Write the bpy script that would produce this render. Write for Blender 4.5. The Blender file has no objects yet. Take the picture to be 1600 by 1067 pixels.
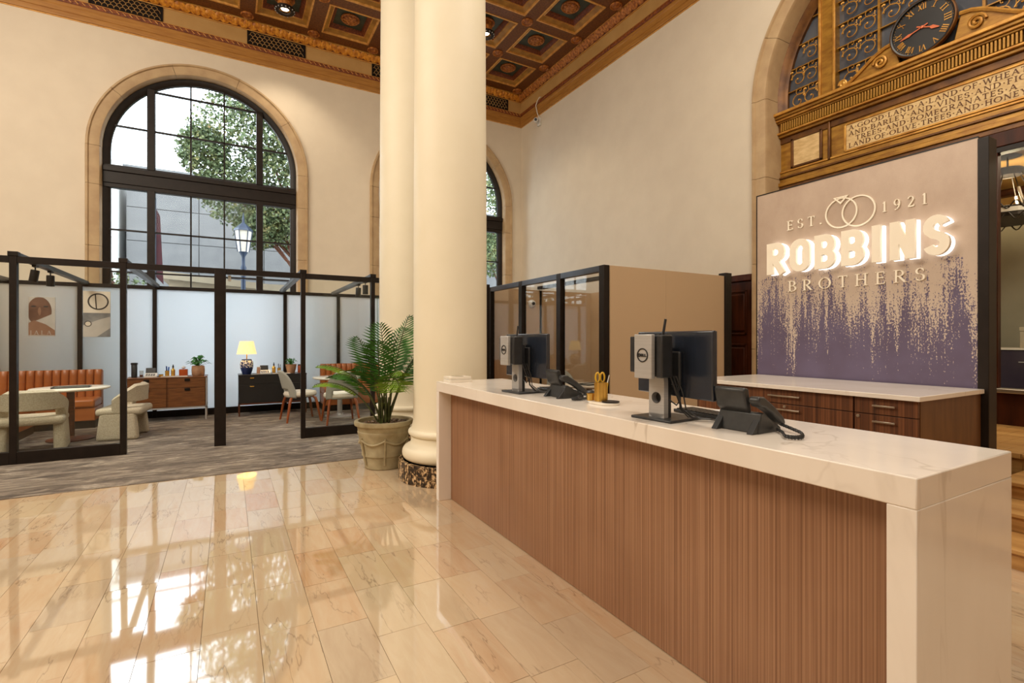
import bpy, bmesh, math, random
from mathutils import Vector, Matrix
random.seed(7)
PI = math.pi
SC = bpy.context.scene
COL = SC.collection

# ------------------------------------------------------------------ camera, world, lights, exposure
cam_d = bpy.data.cameras.new('camera')
cam = bpy.data.objects.new('camera', cam_d)
COL.objects.link(cam)
cam.location = (0, 0, 1.45)
cam.rotation_euler = (PI / 2, 0, -math.radians(29.5))
cam_d.sensor_width = 36.0
cam_d.lens = 36.0 * 783.0 / 1600.0
cam_d.shift_y = -0.0022
cam_d.clip_end = 300
SC.camera = cam

world = bpy.data.worlds.new('world')
SC.world = world
world.use_nodes = True
bg = world.node_tree.nodes['Background']
bg.inputs[0].default_value = (0.80, 0.90, 1.0, 1)
bg.inputs[1].default_value = 4.0

SC.view_settings.view_transform = 'Standard'
SC.view_settings.look = 'None'
SC.view_settings.gamma = 1.0
SC.view_settings.use_curve_mapping = False
SC.view_settings.exposure = 0.45
SC.cycles.max_bounces = 8
SC.cycles.diffuse_bounces = 4
SC.cycles.glossy_bounces = 4
SC.cycles.transparent_max_bounces = 16
SC.cycles.sample_clamp_indirect = 6
SC.cycles.caustics_reflective = False
SC.cycles.caustics_refractive = False


def area_light(name, loc, rot, sx, sy, power, col=(1, .86, .68)):
    d = bpy.data.lights.new(name, 'AREA')
    d.shape = 'RECTANGLE'
    d.size, d.size_y, d.energy, d.color = sx, sy, power, col
    o = bpy.data.objects.new(name, d)
    COL.objects.link(o)
    o.location, o.rotation_euler = loc, rot
    return o


WARM = (1.0, .893, .735)
area_light('hall_light', (-4.6, 5.6, 7.9), (math.radians(12), math.radians(-40), 0), 4.5, 6, 680, WARM)
area_light('hall_light', (3.9, 1.6, 7.9), (math.radians(10), 0, 0), 2.5, 4, 210, WARM)
area_light('hall_light', (-2.5, -2.5, 7.9), (math.radians(48), 0, 0), 7, 4, 330, WARM)


# ------------------------------------------------------------------ mesh helper
class MB:
    def __init__(s):
        s.v, s.f = [], []

    def add(s, vs, fs):
        n = len(s.v)
        s.v += [tuple(p) for p in vs]
        s.f += [tuple(i + n for i in q) for q in fs]
        return s

    def box(s, x0, x1, y0, y1, z0, z1):
        vs = [(x, y, z) for z in (z0, z1) for y in (y0, y1) for x in (x0, x1)]
        return s.add(vs, [(0, 2, 3, 1), (4, 5, 7, 6), (0, 1, 5, 4), (2, 6, 7, 3), (0, 4, 6, 2), (1, 3, 7, 5)])

    def frus(s, c0, h0, c1, h1):
        """box-like frustum between rectangle (centre c0, half sizes h0) and (c1, h1)"""
        vs = []
        for c, h in ((c0, h0), (c1, h1)):
            vs += [(c[0] + sx * h[0], c[1] + sy * h[1], c[2]) for sx, sy in ((-1, -1), (1, -1), (1, 1), (-1, 1))]
        return s.add(vs, [(3, 2, 1, 0), (4, 5, 6, 7)] + [(i, (i + 1) % 4, 4 + (i + 1) % 4, 4 + i) for i in range(4)])

    def prism(s, pts, fn, d0, d1):
        """pts 2-D polygon, fn(a, b, d) -> xyz"""
        n = len(pts)
        vs = [fn(a, b, d0) for a, b in pts] + [fn(a, b, d1) for a, b in pts]
        fs = [tuple(range(n))[::-1], tuple(range(n, 2 * n))] + [(i, (i + 1) % n, n + (i + 1) % n, n + i) for i in range(n)]
        return s.add(vs, fs)

    def lathe(s, prof, c=(0, 0, 0), n=32, cap=True, a0=0, a1=2 * PI):
        full = abs(a1 - a0 - 2 * PI) < 1e-6
        m = n if full else n + 1
        vs, fs = [], []
        for r, z in prof:
            for i in range(m):
                a = a0 + (a1 - a0) * i / n
                vs.append((c[0] + r * math.cos(a), c[1] + r * math.sin(a), c[2] + z))
        for j in range(len(prof) - 1):
            for i in range(n):
                k = (i + 1) % m
                fs.append((j * m + i, j * m + k, (j + 1) * m + k, (j + 1) * m + i))
        if cap and full:
            fs.append(tuple(range(m))[::-1])
            fs.append(tuple(range((len(prof) - 1) * m, len(prof) * m)))
        return s.add(vs, fs)

    def tube(s, pts, r, n=8, r1=None, cap=True):
        pts = [Vector(p) for p in pts]
        m = len(pts)
        vs, fs = [], []
        up = Vector((0, 0, 1))
        prev = None
        for i, p in enumerate(pts):
            t = (pts[min(i + 1, m - 1)] - pts[max(i - 1, 0)])
            if t.length < 1e-9:
                t = Vector((0, 0, 1))
            t.normalize()
            if prev is None:
                ref = up if abs(t.dot(up)) < .95 else Vector((1, 0, 0))
                a = t.cross(ref).normalized()
            else:
                a = (prev - t * prev.dot(t))
                a = a.normalized() if a.length > 1e-6 else t.cross(up).normalized()
            prev = a
            b = t.cross(a)
            rr = r if r1 is None else r + (r1 - r) * i / (m - 1)
            if isinstance(r, (list, tuple)):
                rr = r[i]
            for k in range(n):
                q = 2 * PI * k / n
                vs.append(p + a * (rr * math.cos(q)) + b * (rr * math.sin(q)))
        for i in range(m - 1):
            for k in range(n):
                l = (k + 1) % n
                fs.append((i * n + k, i * n + l, (i + 1) * n + l, (i + 1) * n + k))
        if cap:
            fs.append(tuple(range(n))[::-1])
            fs.append(tuple(range((m - 1) * n, m * n)))
        return s.add(vs, fs)

    def ell(s, c, rx, ry, rz, n=14, m=8, z0=-1, z1=1):
        prof = []
        a0, a1 = math.asin(z0), math.asin(z1)
        vs, fs = [], []
        for j in range(m + 1):
            a = a0 + (a1 - a0) * j / m
            for i in range(n):
                b = 2 * PI * i / n
                vs.append((c[0] + rx * math.cos(a) * math.cos(b), c[1] + ry * math.cos(a) * math.sin(b), c[2] + rz * math.sin(a)))
        for j in range(m):
            for i in range(n):
                k = (i + 1) % n
                fs.append((j * n + i, j * n + k, (j + 1) * n + k, (j + 1) * n + i))
        fs.append(tuple(range(n))[::-1])
        fs.append(tuple(range(m * n, (m + 1) * n)))
        return s.add(vs, fs)

    def grid(s, fn, nu, nv):
        vs = [fn(i / nu, j / nv) for j in range(nv + 1) for i in range(nu + 1)]
        w = nu + 1
        return s.add(vs, [(j * w + i, j * w + i + 1, (j + 1) * w + i + 1, (j + 1) * w + i) for j in range(nv) for i in range(nu)])

    def xf(s, M, start=0):
        s.v[start:] = [tuple(M @ Vector(p)) for p in s.v[start:]]
        return s

    def mesh(s, name):
        me = bpy.data.meshes.new(name)
        me.from_pydata(s.v, [], s.f)
        me.validate()
        bm = bmesh.new()
        bm.from_mesh(me)
        bmesh.ops.recalc_face_normals(bm, faces=bm.faces)
        bm.to_mesh(me)
        bm.free()
        return me

    def build(s, name, mat, parent=None, bevel=0, smooth=False, seg=2, solid=0, loc=None, sub=0):
        me = s.mesh(name)
        if mat:
            me.materials.append(mat)
        if smooth or bevel:
            me.shade_smooth()
            me.set_sharp_from_angle(angle=math.radians(40))
        o = bpy.data.objects.new(name, me)
        COL.objects.link(o)
        if parent:
            o.parent = parent
        if loc:
            o.location = loc
        if solid:
            m = o.modifiers.new('solid', 'SOLIDIFY')
            m.thickness = solid
            m.offset = 0
        if bevel:
            m = o.modifiers.new('bevel', 'BEVEL')
            m.width, m.segments, m.limit_method = bevel, seg, 'ANGLE'
        if sub:
            m = o.modifiers.new('sub', 'SUBSURF')
            m.levels = m.render_levels = sub
        return o


def inst(src, parent, loc=(0, 0, 0), rot=(0, 0, 0), scale=(1, 1, 1), name=None):
    """a copy that shares its mesh"""
    o = src.copy()
    if name:
        o.name = name
    COL.objects.link(o)
    o.parent = parent
    o.location, o.rotation_euler, o.scale = loc, rot, scale
    return o


def thing(name, label, cat, loc=(0, 0, 0), rz=0, group=None):
    o = bpy.data.objects.new(name, None)
    COL.objects.link(o)
    o.empty_display_size = .1
    o.location, o.rotation_euler = loc, (0, 0, rz)
    o['label'], o['category'] = label, cat
    if group:
        o['group'] = group
    return o


def tag(o, label, cat=None, group=None, kind=None):
    o['label'] = label
    if cat:
        o['category'] = cat
    if group:
        o['group'] = group
    if kind:
        o['kind'] = kind
    return o


def struct(o, label):
    o['label'], o['kind'] = label, 'structure'
    return o


def arc(cx, cy, r, a0, a1, n, ry=None):
    ry = r if ry is None else ry
    return [(cx + r * math.cos(a0 + (a1 - a0) * i / n), cy + ry * math.sin(a0 + (a1 - a0) * i / n)) for i in range(n + 1)]


# ------------------------------------------------------------------ materials
class NT:
    def __init__(s, name):
        s.m = bpy.data.materials.new(name)
        s.m.use_nodes = True
        s.t = s.m.node_tree
        s.N = s.t.nodes
        s.b = s.N['Principled BSDF']
        s.out = s.N['Material Output']

    def n(s, typ, **kw):
        o = s.N.new(typ)
        for k, v in kw.items():
            setattr(o, k, v)
        return o

    def l(s, a, b):
        s.t.links.new(a, b)

    def coords(s, stretch=(1, 1, 1), kind='Object'):
        tc = s.n('ShaderNodeTexCoord')
        mp = s.n('ShaderNodeMapping')
        mp.inputs['Scale'].default_value = stretch
        s.l(tc.outputs[kind], mp.inputs[0])
        return mp.outputs[0]

    def noise(s, vec, scale, detail=4, rough=.55, dist=0):
        o = s.n('ShaderNodeTexNoise')
        o.inputs['Scale'].default_value = scale
        o.inputs['Detail'].default_value = detail
        o.inputs['Roughness'].default_value = rough
        o.inputs['Distortion'].default_value = dist
        s.l(vec, o.inputs['Vector'])
        return o.outputs['Fac']

    def ramp(s, fac, stops):
        o = s.n('ShaderNodeValToRGB')
        e = o.color_ramp.elements
        while len(e) < len(stops):
            e.new(.5)
        for i, (p, c) in enumerate(stops):
            e[i].position = p
            e[i].color = (c[0], c[1], c[2], 1)
        s.l(fac, o.inputs[0])
        return o.outputs[0]

    def mix(s, fac, a, b, typ='MIX'):
        o = s.n('ShaderNodeMix', data_type='RGBA', blend_type=typ)
        for val, idx in ((fac, 0), (a, 6), (b, 7)):
            if hasattr(val, 'links'):
                s.l(val, o.inputs[idx])
            elif idx == 0:
                o.inputs[0].default_value = val
            else:
                o.inputs[idx].default_value = (val[0], val[1], val[2], 1)
        return o.outputs[2]

    def math(s, op, a, b=0, c=0):
        o = s.n('ShaderNodeMath', operation=op)
        for i, val in enumerate((a, b, c)):
            if hasattr(val, 'links'):
                s.l(val, o.inputs[i])
            else:
                o.inputs[i].default_value = val
        return o.outputs[0]

    def bump(s, h, strength, dist=.01):
        o = s.n('ShaderNodeBump')
        o.inputs['Strength'].default_value = strength
        o.inputs['Distance'].default_value = dist
        s.l(h, o.inputs['Height'])
        s.l(o.outputs[0], s.b.inputs['Normal'])

    def set(s, col=None, rough=None, metal=None, **kw):
        if col is not None:
            if hasattr(col, 'links'):
                s.l(col, s.b.inputs['Base Color'])
            else:
                s.b.inputs['Base Color'].default_value = (col[0], col[1], col[2], 1)
        if rough is not None:
            s.b.inputs['Roughness'].default_value = rough
        if metal is not None:
            s.b.inputs['Metallic'].default_value = metal
        for k, v in kw.items():
            s.b.inputs[k.replace('_', ' ')].default_value = v
        return s.m


def srgb(r, g, b):
    f = lambda c: (c / 255 / 12.92) if c / 255 <= .04045 else ((c / 255 + .055) / 1.055) ** 2.4
    return (f(r), f(g), f(b))


def pm(name, c1, c2=None, scale=6, stretch=(1, 1, 1), rough=.5, metal=0, bump=0, dist=.005, bscale=None, lo=.35, hi=.65, detail=4, **kw):
    t = NT(name)
    v = t.coords(stretch)
    c2 = c2 or tuple(x * .88 for x in c1)
    f = t.noise(v, scale, detail)
    t.set(t.ramp(f, [(lo, c1), (hi, c2)]), rough, metal, **kw)
    if bump:
        t.bump(t.noise(v, bscale or scale, detail), bump, dist)
    return t.m


M = {}
M['plaster'] = pm('plaster', (.72, .63, .50), (.69, .60, .475), 2.5, rough=.85, bump=.12, bscale=60, dist=.002)
M['stone'] = pm('stone', (.50, .35, .19), (.42, .28, .15), 4, rough=.6, bump=.15, bscale=30, dist=.002)
M['column'] = pm('column_paint', (.80, .73, .57), (.78, .71, .545), 3, rough=.5, bump=.05, bscale=8, dist=.003, Specular_IOR_Level=.3)
M['bronze_dark'] = pm('dark_bronze', (.013, .0085, .0065), (.018, .012, .009), 8, rough=.4, Specular_IOR_Level=.22)
M['black_metal'] = pm('black_metal', (.008, .006, .005), (.012, .009, .008), 8, rough=.36, Specular_IOR_Level=.25)
M['beam_metal'] = pm('beam_metal', (.05, .05, .055), (.06, .06, .065), 8, rough=.35, metal=.6)
M['ochre'] = pm('ochre_wood', srgb(176, 124, 56), srgb(158, 106, 44), 3, (1, 1, 8), rough=.5)
M['frieze'] = pm('frieze_paint', srgb(190, 150, 92), srgb(178, 138, 80), 2, rough=.6)
M['gold_line'] = pm('gilt_line', srgb(236, 182, 100), srgb(208, 150, 76), 12, rough=.4, metal=.2)
M['ceil_dark'] = pm('beam_paint', srgb(128, 76, 30), srgb(88, 44, 16), 30, rough=.5, bump=.4, bscale=40, dist=.01)
M['ceil_cove'] = pm('coffer_cove', srgb(186, 138, 58), srgb(156, 110, 42), 6, rough=.5)
M['ceil_red'] = pm('coffer_red', srgb(140, 70, 26), srgb(90, 36, 14), 26, rough=.5, bump=.6, bscale=30, dist=.02)
M['ceil_green'] = pm('coffer_green', srgb(50, 70, 62), srgb(34, 50, 46), 4, rough=.35)
M['rosette'] = pm('rosette_gilt', srgb(206, 134, 60), srgb(134, 70, 26), 22, rough=.45, bump=.5, bscale=30, dist=.02)
M['leaf_gold'] = pm('leaf_gilt', srgb(232, 160, 50), srgb(170, 96, 22), 14, rough=.4, metal=.0, bump=.7, bscale=18, dist=.03)
M['gilt'] = pm('gilt_bronze', srgb(172, 126, 46), srgb(134, 90, 26), 5, (1, 1, 3), rough=.38, metal=.35, bump=.1, bscale=30)
M['gilt_dark'] = pm('gilt_bronze_dark', srgb(116, 74, 26), srgb(80, 46, 14), 6, rough=.4, metal=.3)
M['gilt_light'] = pm('gilt_bronze_light', srgb(206, 154, 70), srgb(168, 114, 44), 8, rough=.38, metal=.35)
M['slate_glass'] = pm('slate_glass', (.10, .11, .13), (.055, .06, .075), 1.3, rough=.15)
M['insc_stone'] = pm('inscription_stone', srgb(222, 192, 138), srgb(198, 164, 110), 9, (1, 1, 3), rough=.55)
M['insc_ink'] = pm('inscription_letter', srgb(98, 58, 20), srgb(84, 46, 14), 9, rough=.6)
M['tan_panel'] = pm('tan_fabric', srgb(194, 166, 132), srgb(186, 157, 122), 200, rough=.9, bump=.15, bscale=400, dist=.001)
M['walnut'] = pm('walnut', srgb(138, 88, 46), srgb(78, 42, 18), 4, (1.2, 1, 11), rough=.38, lo=.25, hi=.75, detail=6)
M['walnut_dark'] = pm('walnut_dark', srgb(100, 50, 20), srgb(70, 34, 12), 5, (1, 1, 6), rough=.4)
M['mahogany'] = pm('mahogany', srgb(72, 32, 14), srgb(42, 17, 8), 3, (4, 4, .6), rough=.4, Specular_IOR_Level=.2)
M['chair_wood'] = pm('chair_wood', srgb(160, 82, 34), srgb(120, 56, 20), 6, (5, 5, 1), rough=.4)
M['oak'] = pm('oak_floor', srgb(196, 150, 88), srgb(160, 112, 56), 3, (2, .4, 9), rough=.4, detail=6)
M['black_gloss'] = pm('black_lacquer', (.012, .012, .013), (.016, .016, .017), 3, rough=.35)
M['blackplastic'] = pm('black_plastic', (.018, .019, .021), (.024, .025, .028), 30, rough=.38)
M['phoneplastic'] = pm('phone_plastic', (.030, .031, .032), (.022, .023, .024), 30, rough=.4)
M['screen_back'] = pm('monitor_back', (.014, .019, .030), (.018, .023, .036), 10, rough=.2, Specular_IOR_Level=.9)  # blue in the base imitates the sheen of window light on the casing
M['silver'] = pm('brushed_silver', (.50, .49, .48), (.44, .43, .42), 8, (.6, .6, 40), rough=.4, metal=.35)
M['nickel'] = pm('satin_nickel', (.62, .55, .44), (.55, .48, .38), 8, rough=.3, metal=.9)
M['brass'] = pm('brass', srgb(232, 192, 104), srgb(216, 172, 80), 8, rough=.25, metal=.85)
M['leather'] = pm('orange_leather', srgb(184, 108, 54), srgb(160, 88, 40), 4, rough=.34, bump=.1, bscale=90, dist=.002)
M['boucle'] = pm('boucle', srgb(204, 194, 172), srgb(184, 172, 150), 60, rough=.95, bump=.8, bscale=90, dist=.012)
M['greyfab'] = pm('grey_upholstery', srgb(176, 176, 166), srgb(160, 160, 152), 120, rough=.9, bump=.2, bscale=300, dist=.002)
M['whitefab'] = pm('white_upholstery', srgb(228, 220, 204), srgb(214, 205, 188), 80, rough=.9, bump=.15, bscale=200, dist=.002)
M['whitetop'] = pm('white_marble_top', srgb(236, 228, 214), srgb(224, 214, 198), 3, rough=.2)
M['white'] = pm('white_plastic', (.78, .76, .72), (.74, .72, .68), 5, rough=.4)
M['paper'] = pm('paper', (.82, .81, .80), (.78, .77, .77), 5, rough=.8)
M['leaf'] = pm('palm_leaf', srgb(64, 116, 34), srgb(26, 66, 18), 5, rough=.5, Specular_IOR_Level=.25, lo=.3, hi=.7)
M['leaf_pale'] = pm('palm_leaf_young', srgb(128, 158, 48), srgb(66, 112, 32), 5, rough=.5, Specular_IOR_Level=.25, lo=.3, hi=.7)
M['leaf_small'] = pm('house_plant_leaf', srgb(60, 130, 50), srgb(28, 84, 28), 12, rough=.4)
M['stem'] = pm('palm_stem', srgb(74, 84, 34), srgb(52, 52, 22), 6, (1, 1, 4), rough=.6)
M['pot_stone'] = pm('cast_stone', srgb(178, 166, 134), srgb(134, 120, 88), 5, rough=.8, bump=.3, bscale=22, dist=.008, lo=.3, hi=.7)
M['pebble'] = pm('pebble', srgb(120, 90, 60), srgb(60, 42, 28), 14, rough=.6)
M['terra'] = pm('clay_pot', srgb(176, 138, 108), srgb(156, 116, 88), 10, rough=.7)
M['ceramic_blue'] = pm('blue_glaze', srgb(44, 60, 112), srgb(28, 40, 84), 6, rough=.15)
M['orange_lacquer'] = pm('orange_lacquer', srgb(170, 76, 24), srgb(150, 62, 18), 6, rough=.3)
M['bluepen'] = pm('blue_plastic', srgb(30, 96, 190), srgb(22, 80, 165), 6, rough=.4)
M['yellow'] = pm('yellow_plastic', srgb(222, 176, 40), srgb(205, 158, 30), 6, rough=.35)
M['grout'] = pm('grout', srgb(176, 140, 96), srgb(160, 124, 82), 6, rough=.6)
M['asphalt'] = pm('street', (.42, .42, .42), (.36, .36, .37), 2, rough=.9)
M['ext_stone'] = pm('grey_stone_facade', (.19, .185, .18), (.155, .15, .15), 1.5, rough=.9, bump=.3, bscale=14, dist=.02)
M['ext_sunlit'] = pm('painted_sunlit_facade', (.92, .90, .86), (.90, .88, .84), 2, rough=.9)  # sunlight on the left of the facade, put into a near-white colour
M['ext_tan'] = pm('tan_stucco', (.36, .29, .20), (.32, .26, .18), 2, rough=.9)
M['lamp_iron'] = pm('blue_painted_iron', (.015, .028, .06), (.02, .036, .075), 5, rough=.4)
M['red_cloth'] = pm('red_banner', (.07, .014, .02), (.05, .012, .016), 4, rough=.8)
M['inner_wall'] = pm('sage_wall', srgb(148, 142, 122), srgb(138, 132, 112), 2, rough=.8)
M['inner_gold'] = pm('gold_painted_vault', srgb(214, 176, 104), srgb(170, 116, 44), .9, (1, 2.5, 1), rough=.7, lo=.3, hi=.7)
M['purple_dark'] = pm('dark_plum_lacquer', (.05, .04, .06), (.04, .03, .05), 3, rough=.15)
M['cardboard'] = pm('beige_box', srgb(176, 164, 140), srgb(160, 148, 124), 4, rough=.7)
M['iron'] = pm('wrought_iron', (.03, .024, .02), (.045, .035, .028), 12, rough=.4, metal=.5)
M['candle'] = pm('candle_sleeve', (.75, .70, .62), (.7, .65, .57), 8, rough=.5)
M['skin'] = pm('poster_brown', srgb(128, 92, 72), srgb(98, 66, 50), 5, rough=.6)
M['skin2'] = pm('poster_brown_light', srgb(160, 122, 98), srgb(138, 100, 78), 5, rough=.6)
M['grey_print'] = pm('poster_grey', srgb(150, 150, 150), srgb(110, 112, 116), 5, rough=.6)
M['grey_print2'] = pm('poster_grey_pale', srgb(205, 200, 194), srgb(180, 176, 170), 3, rough=.6)
M['dark_print'] = pm('poster_dark', srgb(60, 54, 52), srgb(44, 40, 38), 5, rough=.6)
M['knob_white'] = M['white']


def glass(name, refl=1.0, tint=(1, 1, 1), ior=1.5, rough=0.0):
    t = NT(name)
    t.N.remove(t.b)
    tr = t.n('ShaderNodeBsdfTransparent')
    tr.inputs[0].default_value = (*tint, 1)
    gl = t.n('ShaderNodeBsdfGlossy')
    gl.inputs['Roughness'].default_value = rough
    ge = t.n('ShaderNodeNewGeometry')
    dt = t.n('ShaderNodeVectorMath', operation='DOT_PRODUCT')
    t.l(ge.outputs['Normal'], dt.inputs[0])
    t.l(ge.outputs['Incoming'], dt.inputs[1])
    co = t.math('SUBTRACT', 1.0, t.math('ABSOLUTE', dt.outputs['Value']))
    k = t.math('MULTIPLY_ADD', t.math('POWER', co, 5.0), .96, .04)   # Schlick
    k = t.math('MULTIPLY', k, refl)
    k = t.math('MINIMUM', k, .95)
    mx = t.n('ShaderNodeMixShader')
    t.l(k, mx.inputs[0])
    t.l(tr.outputs[0], mx.inputs[1])
    t.l(gl.outputs[0], mx.inputs[2])
    t.l(mx.outputs[0], t.out.inputs[0])
    return t.m


M['glass'] = glass('clear_glass', .12, (.97, .985, .98))
M['booth_glass'] = glass('booth_glass', .7, (.93, .95, .94))
M['booth_glass_r'] = glass('smoky_booth_glass', 1.3, (.93, .92, .90))


def frosted():
    t = NT('frosted_glass')
    t.N.remove(t.b)
    a = t.n('ShaderNodeBsdfTranslucent')
    a.inputs[0].default_value = (.98, .99, 1.0, 1)
    b = t.n('ShaderNodeBsdfDiffuse')
    b.inputs[0].default_value = (.40, .41, .42, 1)
    g = t.n('ShaderNodeBsdfGlossy')
    g.inputs['Roughness'].default_value = .12
    m1 = t.n('ShaderNodeMixShader')
    m1.inputs[0].default_value = .08
    t.l(a.outputs[0], m1.inputs[1])
    t.l(b.outputs[0], m1.inputs[2])
    m2 = t.n('ShaderNodeMixShader')
    m2.inputs[0].default_value = .05
    t.l(m1.outputs[0], m2.inputs[1])
    t.l(g.outputs[0], m2.inputs[2])
    t.l(m2.outputs[0], t.out.inputs[0])
    return t.m


M['frosted'] = frosted()


def emit(name, col, st):
    t = NT(name)
    v = t.coords()
    c = t.ramp(t.noise(v, 3, 2), [(.3, col), (.7, tuple(x * .97 for x in col))])
    t.set((.8, .8, .8), .5)
    t.l(c, t.b.inputs['Emission Color'])
    t.b.inputs['Emission Strength'].default_value = st
    return t.m


M['led'] = emit('led_white', (1.0, .985, .96), 1.2)
M['lampglow'] = emit('bulb_glow', (1.0, .86, .62), 10.0)


def marble_tile():
    t = NT('polished_beige_marble')
    oi = t.n('ShaderNodeObjectInfo')
    tc = t.n('ShaderNodeTexCoord')
    off = t.n('ShaderNodeVectorMath', operation='SCALE')
    cmb = t.n('ShaderNodeCombineXYZ')
    t.l(oi.outputs['Random'], cmb.inputs[0])
    r2 = t.math('FRACT', t.math('MULTIPLY', oi.outputs['Random'], 17.3))
    t.l(r2, cmb.inputs[1])
    t.l(cmb.outputs[0], off.inputs[0])
    off.inputs['Scale'].default_value = 40
    add = t.n('ShaderNodeVectorMath', operation='ADD')
    t.l(tc.outputs['Object'], add.inputs[0])
    t.l(off.outputs[0], add.inputs[1])
    v = add.outputs[0]
    base = t.ramp(oi.outputs['Random'], [(0, srgb(226, 194, 156)), (.2, srgb(236, 210, 172)), (.42, srgb(216, 192, 162)), (.6, srgb(240, 216, 178)), (.78, srgb(224, 190, 154)), (.93, srgb(230, 196, 156)), (1, srgb(216, 164, 114))])
    mp = t.n('ShaderNodeMapping')
    mp.inputs['Scale'].default_value = (3.0, .55, 1)
    mp.inputs['Rotation'].default_value = (0, 0, .5)
    t.l(v, mp.inputs[0])
    vs = mp.outputs[0]
    mott = t.noise(vs, 5, 6, .65, .8)
    c = t.mix(t.ramp(mott, [(.35, (0, 0, 0)), (.7, (.55, .55, .55))]), base, srgb(240, 222, 190))
    n1 = t.noise(vs, 1.3, 5, .55, .2)
    vein = t.math('ABSOLUTE', t.math('SUBTRACT', n1, .5))
    vm = t.n('ShaderNodeMapRange')
    vm.inputs['From Min'].default_value = 0
    vm.inputs['From Max'].default_value = .007
    vm.inputs['To Min'].default_value = 1
    vm.inputs['To Max'].default_value = 0
    t.l(vein, vm.inputs['Value'])
    gate = t.ramp(t.noise(v, 1.4, 2), [(.40, (0, 0, 0)), (.55, (1, 1, 1))])
    k = t.math('MULTIPLY', t.math('MULTIPLY', vm.outputs[0], gate), .5)
    c = t.mix(k, c, srgb(120, 92, 70))
    rust = t.ramp(t.noise(vs, 1.6, 4), [(.62, (0, 0, 0)), (.8, (.35, .35, .35))])
    c = t.mix(rust, c, srgb(214, 150, 92))
    c = t.mix(1.0, c, (.74, .73, .72), 'MULTIPLY')
    t.set(c, .04, 0)
    t.b.inputs['Specular IOR Level'].default_value = 1.0
    t.b.inputs['IOR'].default_value = 2.0
    t.bump(t.noise(v, 2.2, 1), .06, .01)
    return t.m


M['tile'] = marble_tile()


def carpet():
    t = NT('streaked_carpet')
    v = t.coords((1, 3.2, 1))
    a = t.noise(v, 2.0, 9, .74, 1.2)
    c = t.ramp(a, [(.30, srgb(64, 56, 50)), (.45, srgb(106, 95, 85)), (.54, srgb(142, 130, 116)), (.68, srgb(196, 184, 166))])
    b = t.noise(t.coords((1, 1, 1)), 180, 2)
    c = t.mix(t.math('MULTIPLY', b, .35), c, srgb(80, 70, 62))
    t.set(c, .95)
    t.bump(b, .5, .006)
    return t.m


M['carpet'] = carpet()


def veneer(name, c1, c2, c3, sx=70):
    t = NT(name)
    v = t.coords((1, sx, .35))
    a = t.noise(v, 1.0, 3, .6)
    b = t.noise(t.coords((1, 1, 1)), 1.6, 3)
    f = t.math('ADD', t.math('MULTIPLY', a, .8), t.math('MULTIPLY', b, .2))
    t.set(t.ramp(f, [(.3, c3), (.46, c2), (.60, c1)]), .42)
    return t.m


M['veneer'] = veneer('striped_veneer', srgb(160, 120, 90), srgb(136, 96, 68), srgb(104, 68, 44), 130)
M['veneer_dark'] = veneer('dark_striped_veneer', srgb(120, 74, 44), srgb(92, 54, 30), srgb(58, 32, 18), 55)
M['veneer_plain'] = pm('brown_veneer', srgb(112, 74, 40), srgb(92, 58, 30), 5, (3, 3, .4), rough=.45)


def quartz():
    t = NT('veined_quartz')
    v = t.coords((1, 1, .45))
    n1 = t.noise(v, 1.9, 4, .5, .5)
    vein = t.math('ABSOLUTE', t.math('SUBTRACT', n1, .5))
    vm = t.n('ShaderNodeMapRange')
    vm.inputs['From Max'].default_value = .010
    vm.inputs['To Min'].default_value = 1
    vm.inputs['To Max'].default_value = 0
    t.l(vein, vm.inputs['Value'])
    gate = t.ramp(t.noise(v, 1.2, 2), [(.45, (0, 0, 0)), (.62, (1, 1, 1))])
    k = t.math('MULTIPLY', t.math('MULTIPLY', vm.outputs[0], gate), .4)
    cl = t.ramp(t.noise(v, 2, 4), [(.3, srgb(240, 232, 222)), (.7, srgb(228, 218, 206))])
    t.set(t.mix(k, cl, srgb(150, 128, 104)), .14)
    return t.m


M['quartz'] = quartz()


def speckle():
    t = NT('speckled_black_marble')
    v = t.coords((1, 1, .7))
    vo = t.n('ShaderNodeTexVoronoi')
    vo.inputs['Scale'].default_value = 26
    t.l(v, vo.inputs['Vector'])
    c = t.ramp(t.noise(v, 34, 5, .6), [(.46, srgb(34, 24, 18)), (.52, srgb(110, 84, 56)), (.6, srgb(214, 182, 140))])
    t.set(c, .2)
    return t.m


M['speckle'] = speckle()


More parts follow.
